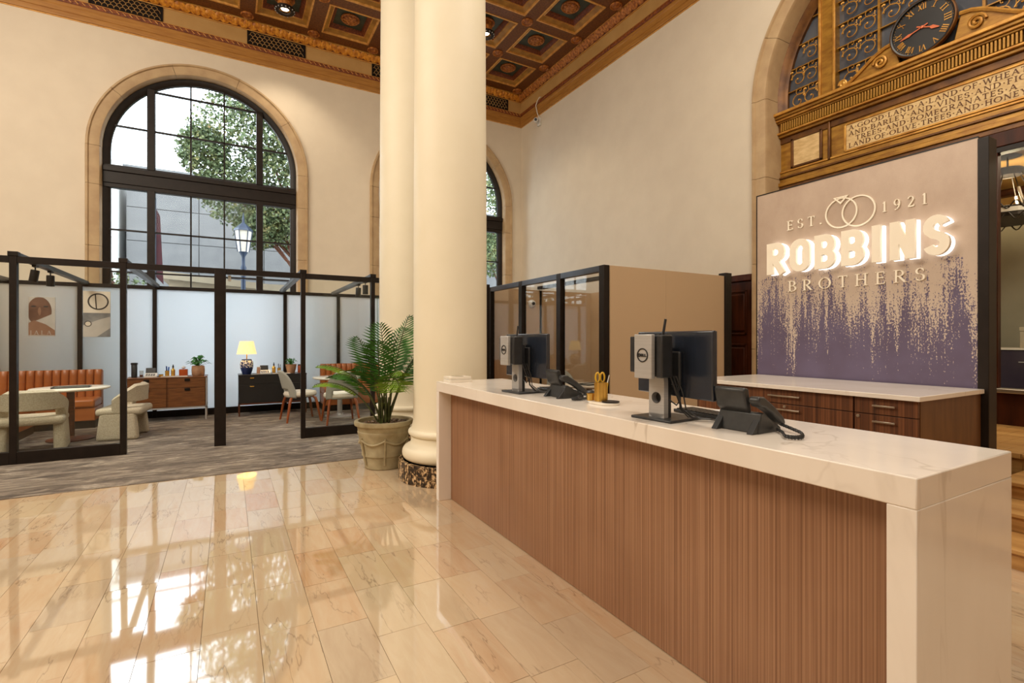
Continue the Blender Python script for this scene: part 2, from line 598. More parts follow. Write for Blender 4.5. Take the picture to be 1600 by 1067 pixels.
def drip():
    t = NT('drip_print')
    tc = t.n('ShaderNodeTexCoord')
    sep = t.n('ShaderNodeSeparateXYZ')
    t.l(tc.outputs['Object'], sep.inputs[0])
    z = sep.outputs[2]
    big = t.noise(t.coords((1, 2.4, .08)), 1.5, 2)
    a = t.noise(t.coords((1, 10, .3)), 1.0, 3, .6)
    b = t.noise(t.coords((1, 34, 1.2)), 1.0, 4, .6)
    c = t.noise(t.coords((1, 95, 60)), 1.0, 3, .6)
    e = t.noise(t.coords((1, 55, 9)), 1.0, 3, .6)
    h = t.math('MULTIPLY', t.math('SUBTRACT', 1.75, z), .95)
    s = t.math('ADD', h, t.math('MULTIPLY', t.math('SUBTRACT', big, .5), 1.3))
    s = t.math('ADD', s, t.math('MULTIPLY', t.math('SUBTRACT', a, .5), 1.5))
    s = t.math('ADD', s, t.math('MULTIPLY', t.math('SUBTRACT', b, .5), 1.1))
    s = t.math('ADD', s, t.math('MULTIPLY', t.math('SUBTRACT', e, .5), 1.1))
    s = t.math('ADD', s, t.math('MULTIPLY', t.math('SUBTRACT', c, .5), 2.2))
    s = t.math('MULTIPLY', s, t.math('GREATER_THAN', 2.12, z))
    k = t.ramp(s, [(.02, (0, 0, 0)), (.07, (1, 1, 1))])
    cloth = t.ramp(t.noise(t.coords((1, 1.5, 1)), 2.2, 7, .65), [(.3, srgb(196, 176, 158)), (.7, srgb(178, 156, 138))])
    pale = t.ramp(t.math('MULTIPLY', t.math('SUBTRACT', 2.3, z), .9), [(0, (0, 0, 0)), (.8, (.8, .8, .8))])
    cloth = t.mix(pale, cloth, srgb(226, 212, 196))
    weave = t.noise(t.coords((1, 160, 160)), 1, 2)
    cloth = t.mix(t.math('MULTIPLY', weave, .3), cloth, srgb(150, 126, 108))
    ink = t.ramp(t.noise(t.coords((1, 2, 2)), 1.5, 3), [(.3, srgb(104, 94, 122)), (.7, srgb(94, 82, 106))])
    t.set(t.mix(k, cloth, ink), .42, .15)
    return t.m


M['drip'] = drip()


def porcelain():
    t = NT('blue_white_porcelain')
    v = t.coords()
    c = t.ramp(t.noise(v, 34, 3, .6), [(.47, srgb(225, 222, 214)), (.53, srgb(40, 52, 100))])
    t.set(c, .15)
    return t.m


M['porcelain'] = porcelain()


def shade():
    t = NT('lit_lamp_shade')
    v = t.coords()
    c = t.ramp(t.noise(v, 30, 2), [(.3, srgb(255, 226, 160)), (.7, srgb(252, 218, 148))])
    t.set(c, .8)
    t.l(c, t.b.inputs['Emission Color'])
    t.b.inputs['Emission Strength'].default_value = .7
    return t.m


M['shade'] = shade()


def leafmat():
    t = NT('plane_tree_leaves')
    oi = t.coords()
    c = t.ramp(t.noise(oi, 2.4, 5, .7), [(.30, srgb(56, 72, 46)), (.5, srgb(96, 110, 70)), (.62, srgb(134, 134, 84)), (.72, srgb(160, 122, 80))])
    t.set(c, .6)
    return t.m


M['tree_leaf'] = leafmat()

# ================================================================== ROOM SHELL
WY, WX = 12.0, 7.09          # far wall plane, right wall plane
XL, YB, ZC = -7.5, -7.0, 8.47

floor = struct(MB().box(XL, WX + .5, YB, WY + .4, -.2, -.012).build('floor', M['grout']), 'polished beige marble tile floor of the hall')
struct(MB().box(XL, WX, 6.2, WY, -.012, .006).build('floor_carpet', M['carpet']), 'grey brown streaked carpet under the glass booths')

tile_src = None
TW, TL = .2495, .508
x = -.116 - TW * 10
ci = 0
while x < 1.75:
    off = random.random() * TL
    y = .55 - off
    while y < 6.2:
        if tile_src is None:
            mb = MB().frus((0, 0, -.012), (TW / 2 - .001, TL / 2 - .001), (0, 0, 0), (TW / 2 - .001, TL / 2 - .001))
            tile_src = mb.build('tile', M['tile'], floor)
            o = tile_src
        else:
            o = inst(tile_src, floor)
        o.location = (x + TW / 2, y + TL / 2, 0)
        o.rotation_euler = (random.uniform(-1, 1) * .0016, random.uniform(-1, 1) * .0022, 0)
        y += TL
    x += TW
    ci += 1
# plain marble beyond the tiles in view
struct(MB().box(2.2, WX, YB, 6.2, -.012, 0).build('floor_service', M['tile']), 'beige marble floor behind the reception counter')
struct(MB().box(XL, 2.2, YB, .04, -.012, -.001).build('floor_front', M['tile']), 'beige marble floor in front of the hall')


def archmap_far(a, z, d):     # d grows into the wall
    return (a, WY + d, z)


def archmap_right(a, z, d):
    return (WX + d, a, z)


def arch_wall(name, label, a0, a1, z1, arches, fn, mat, thick=.4):
    mb = MB()

    def quad(p):
        for d, rev in ((0, False), (thick, True)):
            q = [fn(a, z, d) for a, z in p]
            mb.add(q[::-1] if rev else q, [(0, 1, 2, 3)])
    cur = a0
    for ac, r, zs, zb in arches:
        quad([(cur, 0), (ac - r, 0), (ac - r, z1), (cur, z1)])
        n = 40
        pts = [(ac - r * math.cos(PI * i / n), zs + r * math.sin(PI * i / n)) for i in range(n + 1)]
        for i in range(n):
            quad([pts[i], pts[i + 1], (pts[i + 1][0], z1), (pts[i][0], z1)])
        if zb > 0:
            quad([(ac - r, 0), (ac + r, 0), (ac + r, zb), (ac - r, zb)])
        cur = ac + r
    quad([(cur, 0), (a1, 0), (a1, z1), (cur, z1)])
    me = bpy.data.meshes.new(name)
    me.from_pydata(mb.v, [], mb.f)
    me.materials.append(mat)
    o = bpy.data.objects.new(name, me)
    COL.objects.link(o)
    return struct(o, label)


W1, W2, WR, WZ, WSILL = -.385, 4.845, 1.93, 5.07, .55
D_Y, D_R, D_Z = 2.82, 2.095, 5.08
wall_far = arch_wall('wall_far', 'cream plaster wall with the tall arched windows', XL, WX + .5, ZC, [(W1, WR - .04, WZ, WSILL), (W2, WR - .04, WZ, WSILL)], archmap_far, M['plaster'])
wall_right = arch_wall('wall_right', 'cream plaster wall with the big arched bronze doorway', YB, WY + .4, ZC, [(D_Y, D_R - .04, D_Z, 0)], archmap_right, M['plaster'], .5)
struct(MB().box(XL - .2, XL, YB, WY, 0, ZC).build('wall_left', M['plaster']), 'cream plaster side wall of the hall')
struct(MB().box(XL, WX + .5, YB - .2, YB, 0, ZC).build('wall_back', M['plaster']), 'cream plaster wall behind the viewer')


def sweep(mb, prof, samples, fn):
    """prof: closed polygon of (r, d); samples: ('L'|'R', z) or ('C', angle); fn(centre-relative a, z, d)"""
    n = len(prof)
    vs = []
    for s in samples:
        for r, d in prof:
            if s[0] == 'L':
                vs.append(fn(-r, s[1], d))
            elif s[0] == 'R':
                vs.append(fn(r, s[1], d))
            else:
                vs.append(fn(r * math.cos(s[1]), s[2] + r * math.sin(s[1]), d))
    fs = []
    for i in range(len(samples) - 1):
        for k in range(n):
            l = (k + 1) % n
            fs.append((i * n + k, i * n + l, (i + 1) * n + l, (i + 1) * n + k))
    fs.append(tuple(range(n))[::-1])
    fs.append(tuple(range((len(samples) - 1) * n, len(samples) * n)))
    return mb.add(vs, fs)


def arch_samples(a0, a1, z, n=10):
    return [('C', a0 + (a1 - a0) * i / n, z) for i in range(n + 1)]


def surround(name, label, fn, R, ri, zs, zb, joints_jamb, nv, depth, mat):
    """stone architrave made of separate blocks"""
    prof = [(R, -.03), (R, .1), (ri, depth), (ri, -.0), (ri + .02, -.035), (ri + .05, -.045), (R - .06, -.05), (R - .045, -.075), (R - .015, -.075)]
    root = thing(name, label, 'window surround')
    del root['category']
    root['kind'] = 'structure'
    g = .003
    for side in 'LR':
        zz = [zb] + list(joints_jamb) + [zs]
        for i in range(len(zz) - 1):
            sweep(MB(), prof, [(side, zz[i] + g), (side, zz[i + 1] - g)], fn).build('stone_block', mat, root, smooth=True)
    for i in range(nv):
        a0, a1 = PI - PI * i / nv - g / R, PI - PI * (i + 1) / nv + g / R
        sweep(MB(), prof, arch_samples(a0, a1, zs, 8), fn).build('stone_block', mat, root, smooth=True)
    return root


def clip(poly, inside, cross):
    out = []
    for i in range(len(poly)):
        p, q = poly[i], poly[(i + 1) % len(poly)]
        ip, iq = inside(p), inside(q)
        if ip:
            out.append(p)
        if ip != iq:
            out.append(cross(p, q))
    return out


def clip_arch(x0, x1, z0, z1, r, zs):
    """cell clipped to the half-disc-topped opening of radius r"""
    n = 16
    if z1 <= zs:
        return [(x0, z0), (x1, z0), (x1, z1), (x0, z1)]
    top = []
    for i in range(n + 1):
        a = x1 + (x0 - x1) * i / n
        h = zs + math.sqrt(max(0, r * r - a * a)) if abs(a) < r else zs
        top.append((a, min(z1, h)))
    if max(t[1] for t in top) <= z0 + .01:
        return None
    bot = [(x0, z0), (x1, z0)]
    pts = [bot[1]] + [t for t in top] + [bot[0]]
    pts = [(a, max(z, z0)) for a, z in pts]
    # drop doubles
    res = []
    for p in pts:
        if not res or (abs(p[0] - res[-1][0]) + abs(p[1] - res[-1][1])) > 1e-4:
            res.append(p)
    return res


def make_window(name, label, xc):
    root = thing(name, label, 'window', (xc, WY, 0))
    del root['category']
    root['kind'] = 'structure'
    f = lambda a, z, d: (a, d, z)
    fr = M['bronze_dark']
    r0 = 1.695
    # outer frame
    prof = [(r0 + .03, .12), (r0 + .03, .24), (r0 - .11, .24), (r0 - .11, .16), (r0 - .05, .12)]
    sweep(MB(), prof, [('L', WSILL)] + [('L', WZ - .001)] + arch_samples(PI, 0, WZ, 40) + [('R', WZ - .001), ('R', WSILL)], f).build('window_frame', fr, root, smooth=True)
    MB().box(-1.62, 1.62, .12, .24, WSILL, WSILL + .1).build('window_sill', fr, root, bevel=.006)
    # transom in steps
    mb = MB().box(-1.69, 1.69, .09, .24, 4.44, 4.72).box(-1.69, 1.69, .06, .24, 4.66, 4.76).box(-1.69, 1.69, .11, .24, 4.36, 4.80)
    mb.build('transom', fr, root, bevel=.008)
    mull = [(-1.010, -.881), (.907, 1.036)]
    for m0, m1 in mull:
        mc = (m0 + m1) / 2
        ht = WZ + math.sqrt(1.62 ** 2 - mc * mc)
        MB().box(m0, m1, .10, .24, 4.78, ht).build('mullion', fr, root, bevel=.008)
        MB().box(m0, m1, .10, .24, WSILL + .08, 4.38).build('mullion', fr, root, bevel=.008)
    for mx in (-.284, .309):
        MB().box(mx - .014, mx + .014, .15, .21, 4.78, WZ + math.sqrt(1.6 ** 2 - mx * mx)).build('muntin', fr, root)
        MB().box(mx - .014, mx + .014, .15, .21, WSILL + .08, 4.38).build('muntin', fr, root)
    for z in (5.572, 6.356):
        w = math.sqrt(1.6 ** 2 - (z - WZ) ** 2)
        MB().box(-w, w, .15, .21, z - .014, z + .014).build('muntin', fr, root)
    for z in (3.564, 2.754, 1.944, 1.134):
        MB().box(-1.6, 1.6, .15, .21, z - .014, z + .014).build('muntin', fr, root)
    xs = [-1.6, -.945, -.284, .309, .972, 1.6]
    zr = [.62, 1.134, 1.944, 2.754, 3.564, 4.37]
    zu = [4.78, 5.572, 6.356, 6.7]
    for zz in (zr, zu):
        for i in range(5):
            for j in range(len(zz) - 1):
                p = clip_arch(xs[i], xs[i + 1], zz[j], zz[j + 1], 1.61, WZ)
                if p and len(p) > 2:
                    MB().prism(p, f, .178, .184).build('pane', M['glass'], root)
    return root


make_window('window_1', 'tall arched window with dark bronze frame, left of the columns', W1)
make_window('window_2', 'tall arched window with dark bronze frame, half hidden behind the columns', W2)
surround('window_surround', 'tan stone surround of the arched window left of the columns', lambda a, z, d: (W1 + a, WY + d, z), WR, 1.70, WZ, WSILL - .4, (1.6, 3.2, 4.35), 5, .13, M['stone'])
surround('window_surround', 'tan stone surround of the arched window behind the columns', lambda a, z, d: (W2 + a, WY + d, z), WR, 1.70, WZ, WSILL - .4, (1.6, 3.2, 4.35), 5, .13, M['stone'])
surround('doorway_surround', 'tan moulded stone surround of the bronze doorway arch', lambda a, z, d: (WX + d, D_Y - a, z), D_R, 1.865, D_Z, .0, (1.3, 2.6, 3.9), 7, .5, M['stone'])

# ------------------------------------------------------------------ ceiling
ceil = struct(MB().box(XL - .2, WX + .5, YB - .2, WY + .4, ZC - .02, ZC + .2).build('ceiling', M['ceil_red']), 'painted and gilded coffered ceiling')
CZ = 8.1
GX = [6.72 - 1.277 * k for k in range(0, 9)]
GY = [11.6 - 1.311 * k for k in range(0, 6)]
BW = .15
for gx in GX:
    MB().box(gx - BW, gx + BW, GY[-1] - .2, GY[0] + BW, CZ, ZC).build('beam', M['ceil_dark'], ceil)
for gy in GY:
    MB().box(GX[-1] - .2, GX[0] + BW, gy - BW, gy + BW, CZ + .002, ZC).build('beam', M['ceil_dark'], ceil)


def ring(mb, hx, hy, z0, w0, z1, w1):
    """four sloped boards: rectangle (half hx-w0 at z0) to (half hx-w1 at z1)"""
    a = [(sx * (hx - w0), sy * (hy - w0), z0) for sx, sy in ((-1, -1), (1, -1), (1, 1), (-1, 1))]
    b = [(sx * (hx - w1), sy * (hy - w1), z1) for sx, sy in ((-1, -1), (1, -1), (1, 1), (-1, 1))]
    mb.add(a + b, [(i, (i + 1) % 4, 4 + (i + 1) % 4, 4 + i) for i in range(4)])
    return mb


hx, hy = 1.277 / 2 - BW, 1.311 / 2 - BW
lip = ring(ring(MB(), hx, hy, CZ - .012, -.012, CZ - .012, .018), hx, hy, CZ - .012, .018, CZ + .02, .022)
lip = ring(lip, hx, hy, CZ - .012, -.012, CZ + .01, -.012)
cove = ring(ring(MB(), hx, hy, CZ + .02, .018, CZ + .03, .03), hx, hy, CZ + .03, .03, CZ + .065, .10)
lip2 = ring(ring(MB(), hx, hy, CZ + .065, .095, CZ + .058, .112), hx, hy, CZ + .058, .112, CZ + .08, .116)
red = ring(ring(MB(), hx, hy, CZ + .08, .112, CZ + .12, .17), hx, hy, CZ + .12, .17, CZ + .15, .19)
panel = MB().box(-hx + .17, hx - .17, -hy + .17, hy - .17, CZ + .148, CZ + .18)
med = MB().lathe([(.19, .15), (.195, .125), (.175, .105), (.15, .12), (.14, .135), (.10, .10), (.05, .085), (.005, .08)], (0, 0, CZ), 28)
for k in range(8):
    a = k * PI / 4
    med.ell((.11 * math.cos(a), .11 * math.sin(a), CZ + .11), .04, .04, .02, 8, 4)
srcs = None
for i in range(len(GX) - 1):
    for j in range(len(GY) - 1):
        c = ((GX[i] + GX[i + 1]) / 2, (GY[j] + GY[j + 1]) / 2, 0)
        if srcs is None:
            srcs = [lip.build('coffer_edge', M['gold_line'], ceil), cove.build('coffer_cove', M['ceil_cove'], ceil), lip2.build('coffer_edge', M['gold_line'], ceil),
                    red.build('coffer_moulding', M['ceil_red'], ceil), panel.build('coffer_panel', M['ceil_green'], ceil), med.build('coffer_rosette', M['rosette'], ceil, smooth=True)]
            for o in srcs:
                o.location = c
        else:
            for o in srcs:
                inst(o, ceil, c)
boss = MB().lathe([(.118, 0), (.125, -.02), (.115, -.034), (.10, -.022), (.09, -.006), (.075, -.02), (.035, -.035), (.004, -.04)], (0, 0, CZ), 20)
bo = None
for gx in GX:
    for gy in GY:
        if bo is None:
            bo = boss.build('boss', M['rosette'], ceil, smooth=True)
            bo.location = (gx, gy, 0)
        else:
            inst(bo, ceil, (gx, gy, 0))

# ------------------------------------------------------------------ cornices (far wall and right wall)


def cornice(name, label, fn, L0, L1, leafmat):
    root = thing(name, label, 'cornice')
    del root['category']
    root['kind'] = 'structure'

    def bar(nm, mat, prof):
        MB().prism(prof, lambda d, z, t: fn(t, z, d), L0, L1).build(nm, mat, root)
    bar('fascia', M['ochre'], [(0, 7.325), (.045, 7.325), (.05, 7.34), (.05, 7.41), (.062, 7.415), (.062, 7.50), (.075, 7.52), (.075, 7.57), (0, 7.57)])
    bar('wall_bead', M['gold_line'], [(0, 7.31), (.02, 7.312), (.02, 7.325), (0, 7.325)])
    bar('leaf_strip', M['ceil_red'], [(0, 7.57), (.085, 7.57), (.10, 7.60), (.10, 7.645), (0, 7.645)])
    bar('frieze_bead', M['gold_line'], [(0, 7.645), (.10, 7.645), (.085, 7.665), (0, 7.672)])
    bar('frieze', M['frieze'], [(0, 7.665), (.05, 7.665), (.05, 7.965), (0, 7.965)])
    bar('frieze_bead', M['gold_line'], [(0, 7.965), (.07, 7.965), (.07, 7.985), (0, 7.985)])
    bar('leaf_backing', M['ceil_red'], [(0, 7.985), (.08, 7.985), (.16, 8.03), (.20, 8.10), (.20, 8.2), (0, 8.2)])
    bar('ceiling_bead', M['gold_line'], [(.18, 8.085), (.215, 8.085), (.215, 8.12), (.18, 8.12)])
    # zig-zag gilding on the leaf strip
    mb = MB()
    t = L0
    while t < L1:
        for s in (0, 1):
            mb.add([fn(t + .05 * s, 7.58 + .05 * s, .103), fn(t + .05 * s + .05, 7.63 - .05 * s, .103), fn(t + .05 * s + .06, 7.638 - .05 * s, .103), fn(t + .05 * s + .01, 7.588 + .05 * s, .103)], [(0, 1, 2, 3)])
        t += .1
    o = mb.build('zigzag', M['gold_line'] if leafmat == 'leaf_gold' else M['rosette'], root)
    o['kind'] = 'stuff'
    # acanthus leaves of the cove: overlapping raised leaves
    mb = MB()
    t = L0
    k = 0
    while t < L1:
        c = .13
        st = len(mb.v)
        mb.ell((0, 0, 0), .058, .02, .085, 8, 5)
        R = Matrix.Rotation((-.5 if k % 2 else .5), 4, 'Y')
        for q in range(st, len(mb.v)):
            p = R @ Vector(mb.v[q])
            mb.v[q] = fn(t + p.x, 8.035 + p.z * .8, .155 + p.y + p.z * .8)
        t += .085
        k += 1
    o = mb.build('leaf_band', M[leafmat], root, smooth=True)
    o['kind'] = 'stuff'
    return root


co = cornice('trim_1', 'painted and gilded cornice above the arched windows', lambda t, z, d: (t, WY - d, z), XL, WX, 'leaf_gold')
cornice('trim_2', 'painted and gilded cornice along the plain right wall', lambda t, z, d: (WX - d, t, z), YB, WY, 'rosette')
for g0, g1 in ((-2.25, -1.13), (.353, 1.478), (2.96, 4.09), (5.53, 6.62)):
    g = MB().box(g0, g1, WY - .056, WY - .05, 7.675, 7.955).build('vent_grille', M['black_metal'], co)
    mb = MB().box(g0, g1, WY - .07, WY - .05, 7.945, 7.965).box(g0, g1, WY - .07, WY - .05, 7.665, 7.685).box(g0 - .01, g0 + .02, WY - .07, WY - .05, 7.665, 7.965).box(g1 - .02, g1 + .01, WY - .07, WY - .05, 7.665, 7.965)
    mb.build('grille_frame', M['black_metal'], g)
    mb = MB()
    xx, row = g0 + .05, 0
    for row in range(4):
        xx = g0 + .05 + (.045 if row % 2 else 0)
        while xx < g1 - .04:
            mb.tube([(a, WY - .062, z) for a, z in arc(xx, 7.70 + row * .062, .048, 0, PI, 6, .06)], .005, 4)
            xx += .09
    mb.build('grille_scales', M['frieze'], g)

# ------------------------------------------------------------------ mahogany door panel on the right wall
d = thing('door_1', 'dark mahogany panelled door between tan booth and the arch', 'door', (WX, 5.28, 0))
del d['category']
d['kind'] = 'structure'
MB().box(-.05, 0, -.36, .36, 0, 2.36).build('door_slab', M['mahogany'], d)
MB().box(-.10, 0, -.38, .38, 2.36, 2.46).build('door_cornice', M['mahogany'], d, bevel=.01)
for z0, z1 in ((.25, 1.38), (1.52, 2.22)):
    p = MB().box(-.075, -.04, -.25, .25, z0 + .06, z1 - .06).build('door_panel', M['mahogany'], d, bevel=.015)
    mb = MB()
    for a0, a1, b0, b1 in ((-.28, .28, z0, z0 + .03), (-.28, .28, z1 - .03, z1), (-.28, -.25, z0, z1), (.25, .28, z0, z1)):
        mb.box(-.065, -.04, a0, a1, b0, b1)
    mb.build('panel_moulding', M['mahogany'], p, bevel=.006)

# ------------------------------------------------------------------ stairs and raised platform behind the sign
PZ = .516
st = struct(MB().box(5.64, 7.6, -2.0, 4.66, 0, PZ - .04).build('floor_platform', M['oak']), 'raised oak floor in front of the glazed doorway')
yy = -2.0
while yy < 4.6:
    MB().box(5.61, 7.6, yy + .002, yy + .128, PZ - .04, PZ).build('plank', M['oak'], st, bevel=.002)
    yy += .13
sr = thing('stair', 'oak steps beside the reception counter', 'stairs')
del sr['category']
sr['kind'] = 'structure'
for i, (x0, z) in enumerate(((4.294, .132), (4.676, .262), (5.088, .385), (5.61, PZ - .001))):
    x1 = (4.676, 5.088, 5.64, 5.70)[i]
    s_ = MB().box(x0 + .02, 5.64, -2.0, 1.50, (0, .132, .262, .385)[i], z - .03).build('step', M['oak'], sr)
    MB().box(x0 - .01, x1 + .02, -2.0, 1.50, z - .03, z).build('tread', M['oak'], s_, bevel=.006)

# ------------------------------------------------------------------ bronze transom screen in the arch
T = thing('bronze_transom', 'gilded bronze arched transom with scrollwork grille above the logo wall', 'transom', (7.45, D_Y, 0))
ft = lambda a, z, d: (d, -a, z)          # a grows to the right as seen from the hall


def tb(name, a0, a1, z0, z1, d0, d1, mat='gilt', bevel=0, parent=T):
    return MB().box(d0, d1, -a1, -a0, z0, z1).build(name, M[mat], parent, bevel=bevel)


ri = 1.86
sweep(MB(), [(ri + .03, -.13), (ri + .03, .12), (ri - .10, .12), (ri - .10, -.03), (ri - .06, -.06), (ri - .03, -.10)], [('L', 4.85)] + arch_samples(PI, 0, D_Z, 40) + [('R', 4.85)], lambda a, z, d: (d, a, z)).build('arch_frame', M['gilt_dark'], T, smooth=True)
pts = [(a, z) for a, z in arc(0, D_Z, ri - .05, 0, PI, 40)]
MB().prism([(ri - .05, 4.8)] + pts + [(-(ri - .05), 4.8)], ft, .02, .03).build('pane', M['slate_glass'], T)
for s in (-1, 1):
    a0, a1 = sorted((s * 1.04, s * 1.27))
    h = D_Z + math.sqrt(1.8 ** 2 - 1.04 ** 2)
    m_ = tb('mullion', a0, a1, 4.85, h, -.07, .06, 'gilt')
    tb('mullion_edge', a0 - .0, a0 + .035, 4.85, h, -.10, -.06, 'gilt_light', .006, m_)
    tb('mullion_edge', a1 - .035, a1, 4.85, h, -.10, -.06, 'gilt_light', .006, m_)
for a in (-.53, .52, 0):
    tb('glazing_bar', a - .014, a + .014, 4.85, D_Z + 1.6, -.03, .03, 'gilt')
for zz in (5.20, 5.52, 5.84, 6.16):
    w = math.sqrt(1.78 ** 2 - (zz - D_Z) ** 2)
    tb('glazing_bar', -w, w, zz - .007, zz + .007, -.022, .01, 'gilt')
# cornice below the grille
for z0, z1, dd, mt in ((4.83, 4.875, -.22, 'gilt_light'), (4.79, 4.83, -.19, 'gilt'), (4.755, 4.79, -.165, 'gilt_light'), (4.73, 4.755, -.14, 'gilt'), (4.57, 4.60, -.13, 'gilt_light'), (4.53, 4.57, -.09, 'gilt'), (4.44, 4.53, -.045, 'gilt_dark'),
                       (3.99, 4.02, -.06, 'gilt_light'), (3.93, 3.99, -.05, 'gilt'), (3.90, 3.93, -.08, 'gilt_dark'), (3.84, 3.90, -.06, 'gilt'), (3.78, 3.84, -.10, 'gilt'), (3.72, 3.78, -.08, 'gilt_dark')):
    tb('moulding', -1.878, 1.878, z0, z1, dd, .1, mt, .008)
tb('dentil_backing', -1.88, 1.88, 4.60, 4.73, -.09, .1, 'gilt_dark')
ds = MB().box(-.13, -.085, -.011, .011, 4.602, 4.728).build('dentil', M['gilt'], T, bevel=.004)
a = -1.8
ds.location = (0, -a, 0)
while a < 1.78:
    a += .034
    inst(ds, T, (0, -a, 0))
tb('frieze_plate', -1.885, 1.885, 3.98, 4.46, -.03, .1, 'gilt')
for s in (-1, 1):
    tb('pilaster', s * 1.14 - .018, s * 1.14 + .018, 3.99, 4.53, -.07, 0, 'gilt_dark', .01)
    c = s * 1.47
    sp = tb('side_panel', c - .19, c + .19, 4.06, 4.44, -.045, 0, 'insc_stone', .004)
    for a0, a1, b0, b1 in ((c - .23, c + .23, 4.44, 4.47), (c - .23, c + .23, 4.03, 4.06), (c - .23, c - .19, 4.03, 4.47), (c + .19, c + .23, 4.03, 4.47)):
        tb('panel_moulding', a0, a1, b0, b1, -.055, 0, 'gilt_dark', .006, sp)
IA0, IA1 = -.918, .918
ip = tb('inscription_panel', IA0, IA1, 4.05, 4.39, -.05, 0, 'insc_stone', .003)
for a0, a1, b0, b1 in ((IA0 - .03, IA1 + .03, 4.39, 4.415), (IA0 - .03, IA1 + .03, 4.025, 4.05), (IA0 - .03, IA0, 4.03, 4.41), (IA1, IA1 + .03, 4.03, 4.41)):
    tb('panel_moulding', a0, a1, b0, b1, -.06, 0, 'gilt_light', .006, ip)

# ---- lettering: a small pen-stroke roman alphabet
TK, TN = .125, .06
GL = {}


def G(ch, w, *st):
    GL[ch] = (w, st)


def Ls(x0, y0, x1, y1, t=TK):
    return ('L', x0, y0, x1, y1, t)


def Ar(cx, cy, rx, ry, a0, a1):
    return ('A', cx, cy, rx, ry, math.radians(a0), math.radians(a1))


def Sf(x, y, w=.11):
    return ('L', x - w, y, x + w, y, .045)


G('A', .74, Ls(.08, 0, .36, 1, TN), Ls(.36, 1, .66, 0), Ls(.18, .36, .55, .36, TN), Sf(.08, .02, .09), Sf(.66, .02, .1))
G('B', .66, Ls(.14, 0, .14, 1), Ls(.14, .97, .3, .97, TN), Ls(.14, .52, .32, .52, TN), Ls(.14, .03, .32, .03, TN), Ar(.3, .745, .21, .225, 90, -90), Ar(.32, .275, .26, .245, 90, -90), Sf(.1, .98), Sf(.1, .02))
G('D', .78, Ls(.14, 0, .14, 1), Ls(.14, .97, .3, .97, TN), Ls(.14, .03, .3, .03, TN), Ar(.3, .5, .38, .47, 90, -90), Sf(.1, .98), Sf(.1, .02))
G('E', .60, Ls(.14, 0, .14, 1), Ls(.14, .97, .5, .97, TN), Ls(.14, .52, .44, .52, TN), Ls(.14, .03, .52, .03, TN), Ls(.5, .98, .5, .82, .05), Ls(.52, .02, .53, .2, .05), Ls(.44, .44, .44, .6, .045), Sf(.1, .98), Sf(.1, .02))
G('F', .56, Ls(.14, 0, .14, 1), Ls(.14, .97, .5, .97, TN), Ls(.14, .52, .44, .52, TN), Ls(.5, .98, .5, .82, .05), Sf(.1, .98), Sf(.14, .02, .13))
G('G', .82, Ar(.43, .5, .36, .47, 42, 318), Ls(.70, .08, .70, .42), Sf(.70, .42, .12), Ls(.69, .93, .71, .74, .05))
G('H', .80, Ls(.15, 0, .15, 1), Ls(.65, 0, .65, 1), Ls(.15, .52, .65, .52, TN), Sf(.15, .02, .13), Sf(.15, .98, .13), Sf(.65, .02, .13), Sf(.65, .98, .13))
G('I', .30, Ls(.15, 0, .15, 1), Sf(.15, .02, .13), Sf(.15, .98, .13))
G('L', .58, Ls(.14, 0, .14, 1), Ls(.14, .03, .5, .03, TN), Ls(.5, .02, .52, .2, .05), Sf(.14, .98, .13), Sf(.1, .02))
G('M', .96, Ls(.1, 0, .18, 1, TN), Ls(.18, 1, .46, .04), Ls(.46, .04, .76, 1, TN), Ls(.76, 1, .85, 0), Sf(.1, .02), Sf(.86, .02), Sf(.14, .98, .08), Sf(.8, .98, .08))
G('N', .82, Ls(.14, 0, .14, 1, TN), Ls(.14, 1, .68, .02), Ls(.68, 0, .68, 1, TN), Sf(.14, .02, .1), Sf(.1, .98, .08), Sf(.68, .98, .1))
G('O', .88, Ar(.44, .5, .37, .47, 0, 360))
G('P', .62, Ls(.14, 0, .14, 1), Ls(.14, .97, .3, .97, TN), Ls(.14, .48, .3, .48, TN), Ar(.3, .725, .24, .245, 90, -90), Sf(.1, .98), Sf(.14, .02, .13))
G('R', .70, Ls(.14, 0, .14, 1), Ls(.14, .97, .3, .97, TN), Ls(.14, .5, .3, .5, TN), Ar(.3, .735, .22, .235, 90, -90), Ls(.30, .5, .62, .02), Sf(.1, .98), Sf(.14, .02, .13), Sf(.64, .02, .07))
G('S', .56, Ar(.27, .745, .18, .225, 30, 265), Ar(.28, .265, .20, .24, 85, -150), Ls(.44, .92, .45, .74, .05), Ls(.08, .1, .09, .28, .05))
G('T', .66, Ls(.33, 0, .33, 1), Ls(.05, .97, .61, .97, TN), Ls(.05, .99, .05, .82, .05), Ls(.61, .99, .61, .82, .05), Sf(.33, .02, .13))
G('V', .74, Ls(.08, 1, .37, 0), Ls(.37, 0, .66, 1, TN), Sf(.08, .98), Sf(.66, .98))
G('W', 1.06, Ls(.08, 1, .32, 0), Ls(.32, 0, .54, 1, TN), Ls(.52, 1, .76, 0), Ls(.76, 0, .98, 1, TN), Sf(.08, .98), Sf(.54, .98), Sf(.98, .98))
G('Y', .70, Ls(.08, 1, .35, .46), Ls(.62, 1, .35, .46, TN), Ls(.35, 0, .35, .46), Sf(.08, .98), Sf(.62, .98), Sf(.35, .02, .13))
G('X', .72, Ls(.1, 1, .62, 0), Ls(.62, 1, .1, 0, TN), Sf(.1, .98, .09), Sf(.62, .98, .09), Sf(.1, .02, .09), Sf(.62, .02, .09))
G('1', .44, Ls(.22, 0, .22, 1), Ls(.22, .97, .08, .84, TN), Sf(.22, .02, .16))
